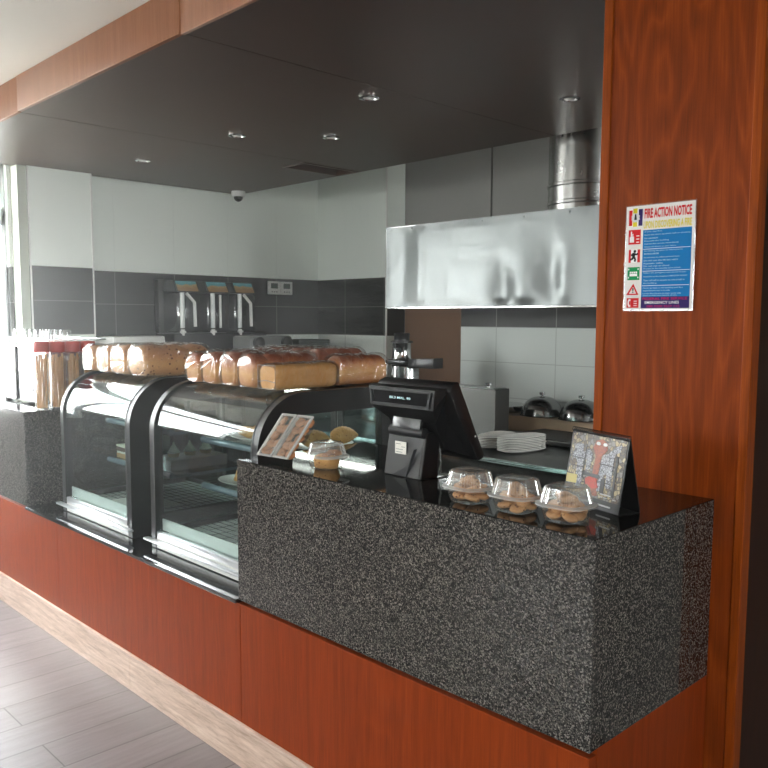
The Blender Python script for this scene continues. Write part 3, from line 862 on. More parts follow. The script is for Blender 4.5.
def swirl():
    t = thing('cream_pastry', 'x', 'pastry', (0, 0, 0), 0, 'cream swirls in the window-side case')
    MB().lathe([(.022, 0), (.026, .006), (.026, .018)], n=20).build('cake_base', M_SPONGE, t, world=False)
    prof = []
    for k in range(5):
        r_ = .029 - .006 * k; z = .018 + k * .009
        prof += [(r_ * .8, z), (r_, z + .0045), (r_ * .78, z + .009)]
    prof.append((.001, .07))
    MB().lathe(prof, n=24, fn=lambda a, r, z: (r * (1 + .1 * math.sin(8 * a + z * 160)),) * 2).build('cream_swirl', M_CREAM, t, world=False)
    return t
sw = swirl()
sw.location = (-2.47, .405, .873); sw['label'] = 'white cream swirl pastry, front one of three on the brown box'
dup(sw, (-2.47, .49, .873), 0, 'white cream swirl pastry, middle one of three on the brown box')
dup(sw, (-2.47, .575, .873), 0, 'white cream swirl pastry, rearmost of three on the brown box')
tag(MB().box(-2.56, -2.38, .34, .64, .8225, .8725, .004).build('cake_box', flat('brown_card', srgb(92, 66, 46), .7)), 'flat brown cake box under the cream swirls on the lower shelf', 'box')
# window-side case contents
def slice_():
    t = thing('cake_slice', 'x', 'cake', (0, 0, 0), 0, 'cream cake slices')
    tri = [(-.045, -.05), (.045, -.05), (.0, .06)]
    MB().prism(tri, 'z', 0, .022).build('sponge_layer', M_SPONGE, t, False, False)
    MB().prism([(x * .98, y * .98) for x, y in tri], 'z', .022, .032).build('cream_layer', M_CREAM, t, False, False)
    MB().prism(tri, 'z', .032, .052).build('sponge_layer', M_CHOC, t, False, False)
    MB().prism([(x * 1.02, y * 1.02) for x, y in tri], 'z', .052, .064, .004).jitter(.003, 50, 2).build('icing', M_CREAM, t, False, False)
    return t
cs = slice_(); cs.location = (-2.89, .40, .8215); cs['label'] = 'cream topped layered cake slice, left of two on the lower shelf'
dup(cs, (-2.775, .40, .8215), R(15), 'cream topped layered cake slice, right of two on the lower shelf')
dk_ = tag(MB().box(-.16, .13, -.11, .11, 0, .006, .001).build('cake_board', M_PAPER), 'white paper covered tray on the floor of the window-side case', 'tray')
dk_.location = (-2.56, .30, .652)
bw = thing('paper_bowl', 'brown bowl lined with a pointed white napkin in the window-side case', 'bowl', (-2.56, .31, .659))
MB().lathe([(.03, 0), (.055, .006), (.075, .035), (.072, .035), (.05, .01), (.01, .006)], n=28, cap=False).build('bowl', M_BEIGE, bw, world=False)
nap = MB()
for k in range(5):
    a = R(20 + k * 68); c, s_ = math.cos(a), math.sin(a)
    nap.sheet([[(c * .02 - s_ * q * .04, s_ * .02 + c * q * .04, .012) for q in (-1, 0, 1)], [(c * .05 - s_ * q * .03, s_ * .05 + c * q * .03, .05) for q in (-1, 0, 1)], [(c * .085 - s_ * q * .003, s_ * .085 + c * q * .003, .115) for q in (-1, 0, 1)]], .0015)
nap.build('napkin', M_PAPER, bw, world=False)

# ================================================================== ON THE GRANITE COUNTER
TOP = 1.053
def pos_till():
    t = thing('till', 'black touch screen till seen from behind with customer display', 'till', (-.765, .24, TOP))
    fr = MB().prism([(.190, TOP), (.265, TOP), (.262, 1.10), (.275, 1.17), (.262, 1.19), (.214, 1.186)], 'x', -.842, -.688, .003)
    st = fr.build('stand', M_BLACK, t, False)
    MB().prism([(.1885, TOP + .002), (.1905, TOP + .002), (.2135, 1.168), (.2105, 1.168)], 'x', -.838, -.698).build('front_plate', flat('satin_charcoal', srgb(52, 53, 55), .3), st, False)
    MB().prism([(-.80, TOP + .003), (-.745, TOP + .003), (-.712, 1.14), (-.738, 1.09)], 'y', .1875, .20).xf(Matrix.Translation((0, -.003, 0)) @ Matrix.Identity(4)).build('front_highlight', flat('highlight_grey', srgb(60, 61, 63), .3), st, False)  # lighter strip standing in for the curved highlight on the stand
    MB().box(-.802, -.757, .1975, .1995, 1.118, 1.155).build('label_sticker', M_PAPER, st, False)
    k = MB()
    for q, (a, b) in enumerate([(.004, .024), (.027, .041), (.004, .034), (.004, .03)]): k.box(-.802 + a, -.802 + b, .1968, .1976, 1.147 - q * .008, 1.1485 - q * .008)
    k.build('print_marks', M_GREYP, st, False)
    hg = MB().cyl((-.83, .212, 1.186), (-.694, .212, 1.186), .016, 18).prism([(.20, 1.195), (.212, 1.2), (.225, 1.25), (.213, 1.25)], 'x', -.82, -.705, .002)
    hg.build('hinge', flat('satin_black', srgb(40, 41, 43), .3), t)
    a = Vector((0, .236, 1.342)); b = Vector((0, .356, 1.12))
    n_ = Vector((0, -(a.z - b.z), -(b.y - a.y))).normalized()
    def q(s_, d): v = a + (b - a) * s_ + n_ * d; return (v.y, v.z)
    sc = MB().prism([q(0, 0), q(1, 0), q(1.02, .012), q(1.0, .032), q(.5, .046), q(0.02, .046), q(-.015, .03)], 'x', -.885, -.588, .006)
    s = sc.build('screen_housing', M_BLACK, t, True)
    MB().prism([q(.03, -.001), q(.97, -.001), q(.97, .003), q(.03, .003)], 'x', -.87, -.603).build('screen', M_BLACKGLOSS, s, False)
    # rear bulge tapering towards the hinge
    bl = MB(); bb = bmesh.new()
    r0 = [(-.882, q(.02, .03)), (-.600, q(.02, .03)), (-.600, q(.95, .03)), (-.84, q(.95, .03))]
    r1 = [(-.880, (.163, 1.318)), (-.612, (.163, 1.318)), (-.618, (.163, 1.262)), (-.872, (.163, 1.262))]
    r2_ = [(-.85, q(.40, .075)), (-.66, q(.40, .075)), (-.68, q(.8, .06)), (-.84, q(.8, .06))]
    mkv = lambda L: [bb.verts.new((x, yz[0], yz[1])) for x, yz in L]
    A, B, C = mkv(r0), mkv(r1), mkv(r2_)
    bb.faces.new(B); bb.faces.new((A[0], A[1], B[1], B[0])); bb.faces.new((A[0], B[0], B[3], C[0], C[3], A[3])) ; bb.faces.new((A[1], A[2], C[2], C[1], B[2], B[1]))
    bb.faces.new((B[3], B[2], C[1], C[0])); bb.faces.new((C[0], C[1], C[2], C[3])); bb.faces.new((C[3], C[2], A[2], A[3])); bb.faces.new(A[::-1])
    bmesh.ops.triangulate(bb, faces=bb.faces[:])
    bmesh.ops.recalc_face_normals(bb, faces=bb.faces)
    bl._new(bb); bl.build('rear_cover', M_BLACK, t, False)
    d = MB().ring([(-.866, 1.267), (-.632, 1.267), (-.622, 1.312), (-.874, 1.312)], [(-.859, 1.271), (-.640, 1.271), (-.631, 1.308), (-.866, 1.308)], 'y', .158, .1635).build('display_bezel', flat('bezel_grey', srgb(46, 47, 49), .3), t, False)
    MB().box(-.857, -.64, .1615, .1628, 1.272, 1.307).build('customer_display', M_BLACKGLOSS, d, False)
    glow = Mat('display_segments'); glow.color(srgb(190, 220, 225)); glow.b.inputs['Emission Color'].default_value = srgb(190, 225, 230); glow.b.inputs['Emission Strength'].default_value = .3
    text_mb('80.3 MAL. 90', -.79, 1.286, .085, .007, .161, bold=.01).build('display_digits', glow.m, d, False)
    MB().cyl((-.5885, .31, 1.18), (-.5865, .31, 1.18), .003, 10).build('status_light', M_LED, t)
    MB().tube([(-.70, .27, 1.16), (-.69, .272, 1.13), (-.684, .272, 1.10), (-.69, .27, 1.075), (-.695, .268, TOP + .006), (-.69, .30, TOP + .004), (-.66, .33, TOP + .004)], .003, 8).build('cable', M_GREYP, t)
pos_till()

# cookies: one of each kind, then copies
def cookie_mb(r, h, seed):
    return MB().lathe([(.001, 0), (r * .7, 0), (r * .97, h * .3), (r, h * .5), (r * .85, h * .85), (r * .4, h), (.001, h * .97)], n=22, cap=False).jitter(r * .14, 1.2 / r, seed)
ck = [cookie_mb(.021, .016, k).build('cookie', M_COOKIE, angle=80) for k in range(2)]
cb_ = [cookie_mb(.018, .014, k + 5).build('cookie', M_COOKIEB, angle=80) for k in range(2)]
for o in ck + cb_: tag(o, 'round cookie', 'cookie', 'cookies')
used = set()
def put(o, loc, rot, label, group):
    if o.name in used: o = dup(o, loc)
    used.add(o.name)
    o.location = loc; o.rotation_euler = rot
    o['label'] = label; o['group'] = group
    return o
def tub(loc, rz, label, cover=True):
    t = thing('cookie_tub', label, 'tub', loc, rz, 'clear clamshell tubs on the granite counter')
    RX, RY = .056, .053
    def se(k, rib=0):
        def f(a, r, z):
            c, s_ = abs(math.cos(a)), abs(math.sin(a))
            m_ = (c ** 3.2 + s_ ** 3.2) ** (-1 / 3.2)
            q = 1
            if rib and c > .25 and s_ > .25: q = 1 + rib * (1 if int(a / (2 * PI) * 64) % 2 else -1)
            return (RX * r * m_ * q, RY * r * m_ * q)
        return f
    MB().lathe([(.02, .001), (.74, .001), (.80, .004), (.95, .032), (1.0, .034), (1.13, .035), (1.13, .037)], n=112, cap=False, fn=se(0)).build('base_tub', M_CLEAR, t, world=False, angle=60)
    MB().lathe([(1.12, .0375), (1.15, .0385), (1.15, .0405), (1.12, .042), (1.01, .042), (.97, .045)], n=112, cap=False, fn=se(0)).box(-.077, -.06, -.022, .022, .0375, .0385).build('rim', M_RIMP, t, world=False, angle=60)
    MB().lathe([(.97, .045), (.95, .048), (.81, .079), (.76, .081)], n=192, cap=False, fn=se(0, .03)).build('ribbed_lid', M_RIB, t, world=False, angle=12)
    MB().lathe([(.74, .081), (.66, .084), (.60, .082), (.02, .082)], n=112, cap=False, fn=se(0)).build('lid_top', M_CLEAR, t, world=False, angle=60)
    return t
M_RIB = pane('ribbed_clear_plastic', (.95, .96, .95, 1), .22, .12, .9, None, .10)
tubs = [((-.415, .083, TOP), 'clear cookie tub nearest the till, leftmost of the row of three'), ((-.272, .088, TOP), 'clear cookie tub in the middle of the row of three'), ((-.135, .093, TOP), 'clear cookie tub in front of the desk calendar')]
names = ['leftmost', 'middle', 'rightmost']
for k, (loc, lab) in enumerate(tubs):
    tub(loc, R(-6 + 4 * k), lab)
    rnd = random.Random(k + 3)
    lbl = 'round golden cookie inside the %s tub of the row of three' % names[k]
    grp = 'cookies in the %s tub' % names[k]
    pts = [(-.021, -.014), (.017, -.017), (-.004, .019), (.024, .012), (-.024, .016)]
    for q, (x, y) in enumerate(pts):
        put(ck[q % 2], (loc[0] + x, loc[1] + y, loc[2] + .006 + rnd.random() * .003), (R(rnd.uniform(-16, 16)), R(rnd.uniform(-16, 16)), rnd.uniform(0, 6)), lbl, grp)
    for q, (x, y) in enumerate([(.016, -.012), (-.016, .014)]):
        put(ck[(q + 1) % 2], (loc[0] + x, loc[1] + y, loc[2] + .046), (R(rnd.uniform(-40, 40)), R(rnd.uniform(-40, 40)), rnd.uniform(0, 6)), lbl, grp)
    for q, (x, y) in enumerate([(-.021, -.008), (.021, -.011), (.002, .022), (.025, .014), (-.023, .019)]):
        put(ck[q % 2], (loc[0] + x, loc[1] + y, loc[2] + .026 + rnd.random() * .004), (R(rnd.uniform(-35, 35)), R(rnd.uniform(-35, 35)), rnd.uniform(0, 6)), lbl, grp)
# fourth tub by the display case
L0 = (-1.02, .115, TOP)
tub(L0, R(4), 'clear tub of crumbly golden pastry between the till and leaning cookie tray')
pie = tag(MB().lathe([(.001, 0), (.038, 0), (.044, .022), (.043, .030), (.03, .036), (.001, .036)], n=32, cap=False, fn=lambda a, r, z: (r * (1 + .03 * math.sin(9 * a)), r * .9)).jitter(.004, 40, 8).build('crumble_pastry', M_CRUMB, angle=80), 'crumbly golden pastry cake inside the tub by the display case', 'pastry')
pie.location = (L0[0] - .003, L0[1], L0[2] + .004)
for q, (x, y, z) in enumerate([(.018, -.012, .044), (.03, .012, .05), (.004, .018, .046)]):
    put(cb_[q % 2], (L0[0] + x, L0[1] + y, L0[2] + z - .006), (R(30 - 20 * q), R(20 * q - 15), q), 'small brown cookie on the crumbly pastry in the tub by the display case', 'cookies on the crumbly pastry')

# leaning clear tray of cookies: stands on its short end, tilted back against the case
def leaning():
    o0 = Vector((-1.268, .028, TOP))
    ex = Vector((.142, .020, 0)).normalized()                  # along the lower edge
    up_ = Vector((.035, .075, .127)).normalized()              # up the slope
    nr = ex.cross(up_).normalized()                            # out of the lid, towards the customer
    if nr.y > 0: nr = -nr
    Wt, Ht, D = .138, .158, .036
    t = thing('cookie_tray', 'clear plastic tray of brown cookies standing tilted by the display case', 'tray', tuple(o0))
    Mx = Matrix((ex, up_, nr)).transposed().to_4x4(); Mx.translation = o0 + Vector((0, 0, .001 + D * nr.z + .003))
    lift = Matrix.Translation((0, 0, 0))
    T = Mx
    fr = MB()
    for a, b in ((0, Wt / 2 - .003), (Wt / 2 + .003, Wt)):
        fr.ring([(a, 0), (b, 0), (b, Ht), (a, Ht)], [(a + .007, .007), (b - .007, .007), (b - .007, Ht - .007), (a + .007, Ht - .007)], 'z', -.003, .003)
    fr.xf(T).build('lid_rim', pane('bright_plastic_rim', (.93, .94, .94, 1), .3, .12, .9, None, .4), t, False)
    MB().box(.005, Wt - .005, .005, Ht - .005, .003, .005).xf(T).build('lid', M_CLEAR, t, False)
    bd_ = MB()
    for a, b in ((.004, Wt / 2 - .004), (Wt / 2 + .004, Wt - .004)):
        bd_.sheet([[(a, .004, -.002), (b, .004, -.002)], [(a + .004, .010, -D), (b - .004, .010, -D)], [(a + .004, Ht - .01, -D), (b - .004, Ht - .01, -D)], [(a, Ht - .004, -.002), (b, Ht - .004, -.002)]])
        for x, xi in ((a, a + .004), (b, b - .004)):
            bd_.sheet([[(x, .004, -.002), (x, Ht - .004, -.002)], [(xi, .010, -D), (xi, Ht - .01, -D)]])
    bd_.xf(T).build('tray_body', M_CLEAR, t, False)
    rnd = random.Random(5)
    for side in range(2):
        for r_ in range(5):
            for c in range(2):
                p_ = T @ Vector((.017 + side * .069 + c * .035, .022 + r_ * .028, -.016 - .006 * ((r_ + c) % 2)))
                put(cb_[(r_ + c) % 2], tuple(p_), (R(46 + rnd.uniform(-10, 10)), R(rnd.uniform(-22, 22)), R(10) + rnd.uniform(-.4, .4)), 'brown cookie inside the clear tray standing tilted by the display case', 'cookies in the tilted tray')
leaning()

# desk calendar
def calendar():
    o0 = Vector((-.272, .285, TOP)); ang = math.atan2(-.069, .212)
    t = thing('desk_calendar', 'tent shaped desk calendar with spiral binding and patterned picture', 'calendar', tuple(o0), ang)
    Wd, Hh, lean = .208, .180, .030
    # local frame: x along the lower edge, y away from the customer
    top = Vector((0, lean, Hh))
    def F(u, v, d=0):                       # point on the front leaf: u across, v up, d out
        n_ = Vector((0, -Hh, lean)).normalized()
        return Vector((u * Wd, 0, .002)) + top * v + n_ * d
    def leafbox(u0, u1, v0, v1, d0, d1, mb=None):
        mb = mb or MB(); b = bmesh.new()
        V = [b.verts.new(F(u, v, d)) for d in (d0, d1) for u, v in ((u0, v0), (u1, v0), (u1, v1), (u0, v1))]
        for f in ((0, 1, 2, 3), (7, 6, 5, 4), (0, 4, 5, 1), (1, 5, 6, 2), (2, 6, 7, 3), (3, 7, 4, 0)): b.faces.new([V[i] for i in f])
        bmesh.ops.recalc_face_normals(b, faces=b.faces)
        return mb._new(b)
    def poly(pts, d0, d1, mb=None):
        mb = mb or MB(); b = bmesh.new(); n_ = len(pts)
        A = [b.verts.new(F(u, v, d0)) for u, v in pts]; B = [b.verts.new(F(u, v, d1)) for u, v in pts]
        b.faces.new(A); b.faces.new(B[::-1])
        for i in range(n_): b.faces.new((A[i], A[(i + 1) % n_], B[(i + 1) % n_], B[i]))
        bmesh.ops.recalc_face_normals(b, faces=b.faces)
        return mb._new(b)
    blk = flat('calendar_card', srgb(24, 23, 24), .45)
    leafbox(0, 1, 0, 1, -.002, 0).build('front_card', blk, t, False, False)
    mb = MB(); b = bmesh.new()
    back = [Vector((0, lean, Hh)), Vector((Wd, lean, Hh)), Vector((Wd, .066, .001)), Vector((0, .066, .001))]
    V = [b.verts.new(p_) for p_ in back] + [b.verts.new(p_ + Vector((0, .0025, 0))) for p_ in back]
    for f in ((0, 1, 2, 3), (7, 6, 5, 4), (0, 4, 5, 1), (1, 5, 6, 2), (2, 6, 7, 3), (3, 7, 4, 0)): b.faces.new([V[i] for i in f])
    bmesh.ops.recalc_face_normals(b, faces=b.faces); mb._new(b).build('back_card', blk, t, False, False)
    MB().box(0, Wd, .002, .066, 0, .0015).build('base_card', blk, t, False, False)
    # picture sheet: a patchwork of small beige and grey pieces with dark outlines
    m = Mat('patchwork_print'); o_ = m.obj()
    vo = m.n('TexVoronoi', feature='DISTANCE_TO_EDGE'); vo.inputs['Scale'].default_value = 95; m.l(o_, vo.inputs['Vector'])
    v2 = m.n('TexVoronoi'); v2.inputs['Scale'].default_value = 95; m.l(o_, v2.inputs['Vector'])
    sp = m.n('SeparateColor'); m.l(v2.outputs['Color'], sp.inputs[0])
    c = m.ramp(sp.outputs[0], [(.0, srgb(96, 80, 62)), (.3, srgb(160, 142, 108)), (.55, srgb(128, 122, 116)), (.8, srgb(178, 160, 122))], 'CONSTANT')
    m.color(m.mix(m.math('LESS_THAN', vo.outputs['Distance'], .07), c, srgb(46, 40, 36))); m.set(Roughness=.4)
    pic = leafbox(.03, .97, .13, .97, 0, .0008).build('picture', m.m, t, False, False)
    def pat(nm, a, b_, ln, sc=150):
        m = Mat(nm); o_ = m.obj()
        vo = m.n('TexVoronoi', feature='DISTANCE_TO_EDGE'); vo.inputs['Scale'].default_value = sc; m.l(o_, vo.inputs['Vector'])
        m.color(m.mix(m.math('LESS_THAN', vo.outputs['Distance'], .09), m.mix(m.noise(o_, 60, 2), a, b_), ln)); m.set(Roughness=.4); return m.m
    G = pat('grey_patch', srgb(150, 150, 158), srgb(190, 190, 196), srgb(70, 70, 78))
    Rr = pat('rust_patch', srgb(150, 62, 28), srgb(186, 96, 46), srgb(110, 40, 24), 220)
    RD = pat('red_patch', srgb(196, 34, 28), srgb(214, 60, 40), srgb(150, 60, 30), 200)
    K = flat('print_black', srgb(30, 28, 30), .4)
    dd = (.0008, .0014); d2 = (.0014, .002)
    g_ = poly([(.07, .62), (.10, .80), (.24, .82), (.26, .70), (.34, .78), (.42, .72), (.42, .50), (.34, .46), (.33, .62), (.28, .60), (.28, .22), (.19, .22), (.17, .55), (.14, .60), (.10, .60)], *dd)
    poly([(.58, .50), (.60, .72), (.70, .76), (.80, .86), (.90, .90), (.88, .80), (.80, .76), (.80, .30), (.72, .30), (.71, .48), (.66, .46), (.64, .24), (.58, .22)], *dd, mb=g_)
    g_.build('grey_shape', G, pic, False, False)
    poly([(.42, .80), (.46, .90), (.56, .93), (.66, .88), (.66, .78), (.58, .70), (.57, .42), (.60, .16), (.48, .15), (.47, .42), (.48, .68)], *dd).build('rust_shape', Rr, pic, False, False)
    poly([(.36, .36), (.48, .44), (.54, .40), (.60, .28), (.50, .24), (.38, .29)], *d2).build('red_shape', RD, pic, False, False)
    ey = MB()
    for u in (.50, .62): poly([(u - .04, .86), (u - .02, .885), (u + .02, .885), (u + .04, .86), (u + .02, .84), (u - .02, .84)], *d2, mb=ey)
    ey.build('oval_shape', flat('print_white', srgb(225, 224, 222), .4), pic, False, False)
    poly([(.02, .25), (.21, .26), (.21, .38), (.02, .37)], *d2).build('yellow_tag', flat('print_yellow', srgb(196, 178, 100), .4), pic, False, False)
    kl = MB()
    for u0, v0, u1, v1 in ((.07, .62, .30, .615), (.30, .36, .31, .80), (.56, .60, .86, .595), (.30, .40, .60, .44), (.12, .50, .30, .505), (.58, .36, .80, .355), (.64, .22, .70, .40), (.84, .20, .87, .74)):
        leafbox(min(u0, u1) - .004, max(u0, u1) + .004, min(v0, v1) - .004, max(v0, v1) + .004, .0014, .0021, kl)
    kl.build('line_shape', K, pic, False, False)
    lines = MB()
    for u0, u1, v, hh in ((.62, .86, .05, .022), (.66, .84, .20, .015), (.64, .70, .165, .008), (.72, .78, .165, .008), (.88, .93, .165, .01)): leafbox(u0, u1, v, v + hh, .0014, .0022, lines)
    lines.build('caption_marks', flat('caption_white', srgb(200, 200, 198), .4), pic, False, False)
    sp_ = MB()
    for k in range(26):
        c_ = F((k + .5) / 26, .985)
        sp_.tube([c_ + Vector((0, .006 * math.cos(a), .006 * math.sin(a) + .003)) for a in [2 * PI * i / 10 for i in range(10)]], .0011, 5, True)
    sp_.build('spiral_binding', M_BLACK, t, True, False)
calendar()

# ================================================================== KITCHEN
# extractor hood with a dented front sheet and its duct
def hood():
    Y, X0, X1, Z0, Z1 = 2.3, -3.013, -.5, 1.589, 2.11
    t = thing('extractor_hood', 'dented stainless steel extractor hood hanging over the cooking bench', 'extractor hood', ((X0 + X1) / 2, 2.6, Z0))
    dents = [(-2.86, 1.85, .07, .45, .012), (-2.70, 1.85, .05, .45, -.008), (-2.05, 1.68, .075, .15, .022), (-1.90, 1.68, .09, .18, -.014), (-1.73, 1.78, .07, .13, .020), (-1.62, 1.70, .05, .18, -.012), (-2.3, 1.85, .3, .3, -.006)]
    NX, NZ = 150, 40
    rows = []
    for j in range(NZ + 1):
        z = Z0 + (Z1 - Z0) * j / NZ; row = []
        for i in range(NX + 1):
            x = X0 + (X1 - X0) * i / NX
            d = sum(a * math.exp(-((x - cx) / sx_) ** 2 - ((z - cz) / sz_) ** 2) for cx, cz, sx_, sz_, a in dents)
            d += .004 * noise.noise(Vector((x * 3, z * 2.5, 1)))
            edge = min(1, (z - Z0) / .05, (Z1 - z) / .05, (x - X0) / .05)
            row.append((x, Y + d * max(0, edge), z))
        rows.append(row)
    MB().sheet(rows).build('front_sheet', M_HOOD, t)
    MB().box(X0, X1, Y, 2.88, Z1 - .004, Z1).box(X0, X0 + .004, Y, 2.88, Z0, Z1).box(X1 - .004, X1, Y, 2.88, Z0, Z1).box(X0, X1, 2.87, 2.88, Z0, Z1).build('body', M_STEEL, t, False)
    MB().box(X0, X1, Y - .004, Y + .02, Z0 - .008, Z0 + .002, .002).build('lower_lip', M_CHROME, t, False)
    rv = MB()
    for x in (-2.96, -2.78, -2.2, -1.9, -1.6): rv.sphere((x, Y - .001, Z1 - .02), .006, (1, .5, 1), 10, 6)
    rv.build('rivet', M_DARKSTEEL, t)
    dcx, dcy, r_ = -1.70, 2.60, .205
    dct = MB().lathe([(r_, Z1), (r_, 2.95)], dcx, dcy, 48, False).build('duct', M_GALV, t)
    bd = MB()
    for z in (2.165, 2.265): bd.lathe([(r_, z - .012), (r_ + .007, z - .006), (r_ + .007, z + .006), (r_, z + .012)], dcx, dcy, 48, False)
    bd.build('duct_band', M_GALV, dct)
hood()

# seam in the recess wall is a narrow cover strip
tag(MB().box(-2.985, -2.975, 3.352, 3.3595, 1.92, 2.94).build('trim_4', flat('seam_grey', srgb(84, 84, 82), .6)), kind='structure')

M_DULL = steel('dull_steel', srgb(98, 98, 95), .4, (3, 3, 40))
def bench():
    X0, X1, Y0, Y1, Z = -3.45, -.5, 1.706, 2.62, .82
    t = thing('steel_bench', 'long stainless steel kitchen bench behind the counter', 'bench', ((X0 + X1) / 2, 2.15, 0))
    MB().box(X0, X1, Y0, Y1, Z - .012, Z - .0005, .002).build('worktop', M_DARKSTEEL, t, False)
    MB().box(X0, X1, Y0 - .002, Y0 + .012, Z - .08, Z, .004).build('front_edge', M_STEEL, t)
    for x in (X0 + .06, -2.2, -1.35, X1 - .06):
        for y in (Y0 + .06, Y1 - .06): MB().box(x - .02, x + .02, y - .02, y + .02, 0, Z - .012, .003).build('leg', M_STEEL, t, False)
    MB().box(X0 + .04, X1 - .04, Y0 + .05, Y1 - .05, .28, .30).build('lower_shelf', M_STEEL, t, False)
    MB().box(X0 + .04, X1 - .04, Y0 + .045, Y0 + .065, Z - .20, Z - .17).build('rail', M_STEEL, t, False)
bench()
bm_ = thing('food_warmer', 'stainless steel food warmer box behind the till with a knobbed lid', 'food warmer', (-2.3, 2.4, .82))
MB().box(-2.68, -2.085, 2.30, 2.44, .82, 1.10, .004).build('body', M_DULL, bm_, False)
MB().box(-2.67, -2.10, 2.31, 2.43, 1.1005, 1.106, .003).build('lid', M_STEEL, bm_, False)
MB().lathe([(.012, 1.1065), (.012, 1.115), (.026, 1.121), (.026, 1.130), (.01, 1.134)], -2.19, 2.37, 20).build('knob', M_CHROME, bm_)
gd = thing('griddle_plate', 'flat black griddle plate behind the white plates', 'griddle', (-1.4, 2.42, .82))
MB().box(-1.96, -.75, 2.26, 2.615, .8205, .855, .005).build('plate', flat('griddle_black', srgb(30, 28, 27), .4), gd, False)
MB().box(-1.95, -.77, 2.245, 2.259, .826, .85, .003).build('drip_lip', M_DARKSTEEL, gd, False)
lg = thing('back_shelf', 'low beige fronted shelf along the tiled wall carrying the steel domes', 'shelf', (-1.6, 2.76, 0))
MB().box(-2.6, -.5, 2.63, 2.645, .0, .90).build('front_board', M_BEIGE, lg, False)
MB().box(-2.6, -.5, 2.628, 2.899, .90, .912, .002).build('top_board', M_BEIGE, lg, False)
def cloche(loc, label):
    t = thing('steel_dome', label, 'plate cover', loc, 0, 'domed plate covers on the back shelf')
    prof = [(.136, 0), (.138, .003)] + [(.132 * math.cos(a) ** .85, .004 + .118 * math.sin(a)) for a in [R(q) for q in range(0, 86, 6)]] + [(.012, .122)]
    MB().lathe(prof, n=48).build('dome', M_STEEL2, t, world=False)
    MB().lathe([(.010, .12), (.010, .128), (.019, .131), (.019, .146), (.012, .149)], n=20).build('knob', M_CHROME, t, world=False)
    return t
M_STEEL2 = steel('polished_steel', srgb(150, 150, 150), .16, (8, 8, 8))
cl = cloche((-2.075, 2.765, .9125), 'domed steel plate cover beside the shallow pan, left of two')
dup(cl, (-1.79, 2.765, .9125), 0, 'domed steel plate cover nearer the wooden pillar')
dup(cl, (-1.505, 2.765, .9125), 0, 'domed steel plate cover mostly hidden behind the wooden pillar')
pn = thing('shallow_pan', 'shallow lidded steel pan left of the domed plate covers', 'pan', (-2.345, 2.765, .9125))
MB().lathe([(.09, 0), (.115, .012), (.12, .04), (.118, .04)], n=40).build('body', M_STEEL2, pn, world=False)
MB().lathe([(.124, .041), (.124, .047), (.10, .056), (.01, .06)], n=40).build('lid', M_CHROME, pn, world=False)

def platter():
    f = lambda a, r, z: ((lambda m_: (.075 * r * m_, .150 * r * m_))((abs(math.cos(a)) ** 3 + abs(math.sin(a)) ** 3) ** (-1 / 3)))
    return MB().lathe([(.02, .0), (.70, .0), (.96, .011), (1.0, .012), (.98, .015), (.70, .005), (.02, .004)], n=48, fn=f).build('serving_plate', M_CHINA)
pt = tag(platter(), 'x', 'plate')
pt.location = (-1.665, 2.0, .8205); pt.rotation_euler = (0, 0, R(-8))
pt['label'] = 'white serving plate, lowest of the taller stack on the steel bench'; pt['group'] = 'plates in the taller stack'
ordn = ['second', 'third', 'fourth', 'fifth', 'sixth', 'seventh', 'eighth']
for k in range(1, 9):
    lab = 'white serving plate, topmost of the taller stack on the steel bench' if k == 8 else 'white serving plate, %s from the bottom of the taller stack' % ordn[k - 1]
    dup(pt, (-1.665 + .002 * math.sin(k * 2), 2.0 + .003 * math.cos(k * 3), .8205 + k * .0085), R(-8 + math.sin(k)), lab, 'plates in the taller stack')
for k in range(7):
    lab = ('white serving plate, lowest of the shorter stack beside the till' if k == 0 else 'white serving plate, topmost of the shorter stack beside the till' if k == 6 else 'white serving plate, %s from the bottom of the shorter stack' % ordn[k - 1])
    dup(pt, (-1.86 + .002 * math.sin(k * 2 + 1), 2.03 + .003 * math.cos(k * 3), .8205 + k * .0085), R(12 + math.sin(k * 2)), lab, 'plates in the shorter stack')

# juicer
j = thing('juicer', 'tall steel and black juice extractor behind the bread', 'juicer', (-2.940, 2.4, .82))
MB().lathe([(.10, .8205), (.105, .86), (.10, 1.06), (.085, 1.08)], -2.940, 2.4, 36).build('base', M_STEEL, j)
MB().lathe([(.088, 1.081), (.088, 1.2), (.078, 1.21)], -2.940, 2.4, 36).build('bowl', M_CHROME, j)
MB().box(-3.030, -2.850, 2.31, 2.49, 1.212, 1.245, .01).build('cover', M_BLACK, j)
MB().lathe([(.07, 1.246), (.064, 1.262), (.064, 1.35), (.068, 1.355)], -2.960, 2.4, 32).build('feed_tube', M_CHROME, j)
MB().lathe([(.075, 1.356), (.075, 1.365), (.052, 1.37), (.052, 1.405), (.056, 1.41), (.05, 1.42)], -2.960, 2.4, 32).build('pusher', M_BLACK, j)
MB().prism([(-2.860, 1.19), (-2.630, 1.195), (-2.630, 1.262), (-2.860, 1.25)], 'y', 2.35, 2.45, .006).build('pulp_chute', M_BLACK, j)
MB().box(-2.855, -2.825, 2.37, 2.43, .84, 1.19, .005).build('clamp_arm', M_STEEL, j)
bgm = MB().sphere((-3.110, 2.32, 1.13), .075, (.75, .75, 1.5), 20, 14).jitter(.016, 18, 2)
jb = tag(bgm.build('plastic_bag', M_FILM, angle=70), 'crumpled clear plastic bag of cups standing beside the juicer', 'bag')
bst = tag(MB().box(-3.190, -3.055, 2.24, 2.40, .8205, 1.00, .006).build('canister', M_STEEL), 'square steel canister under the crumpled bag', 'canister')

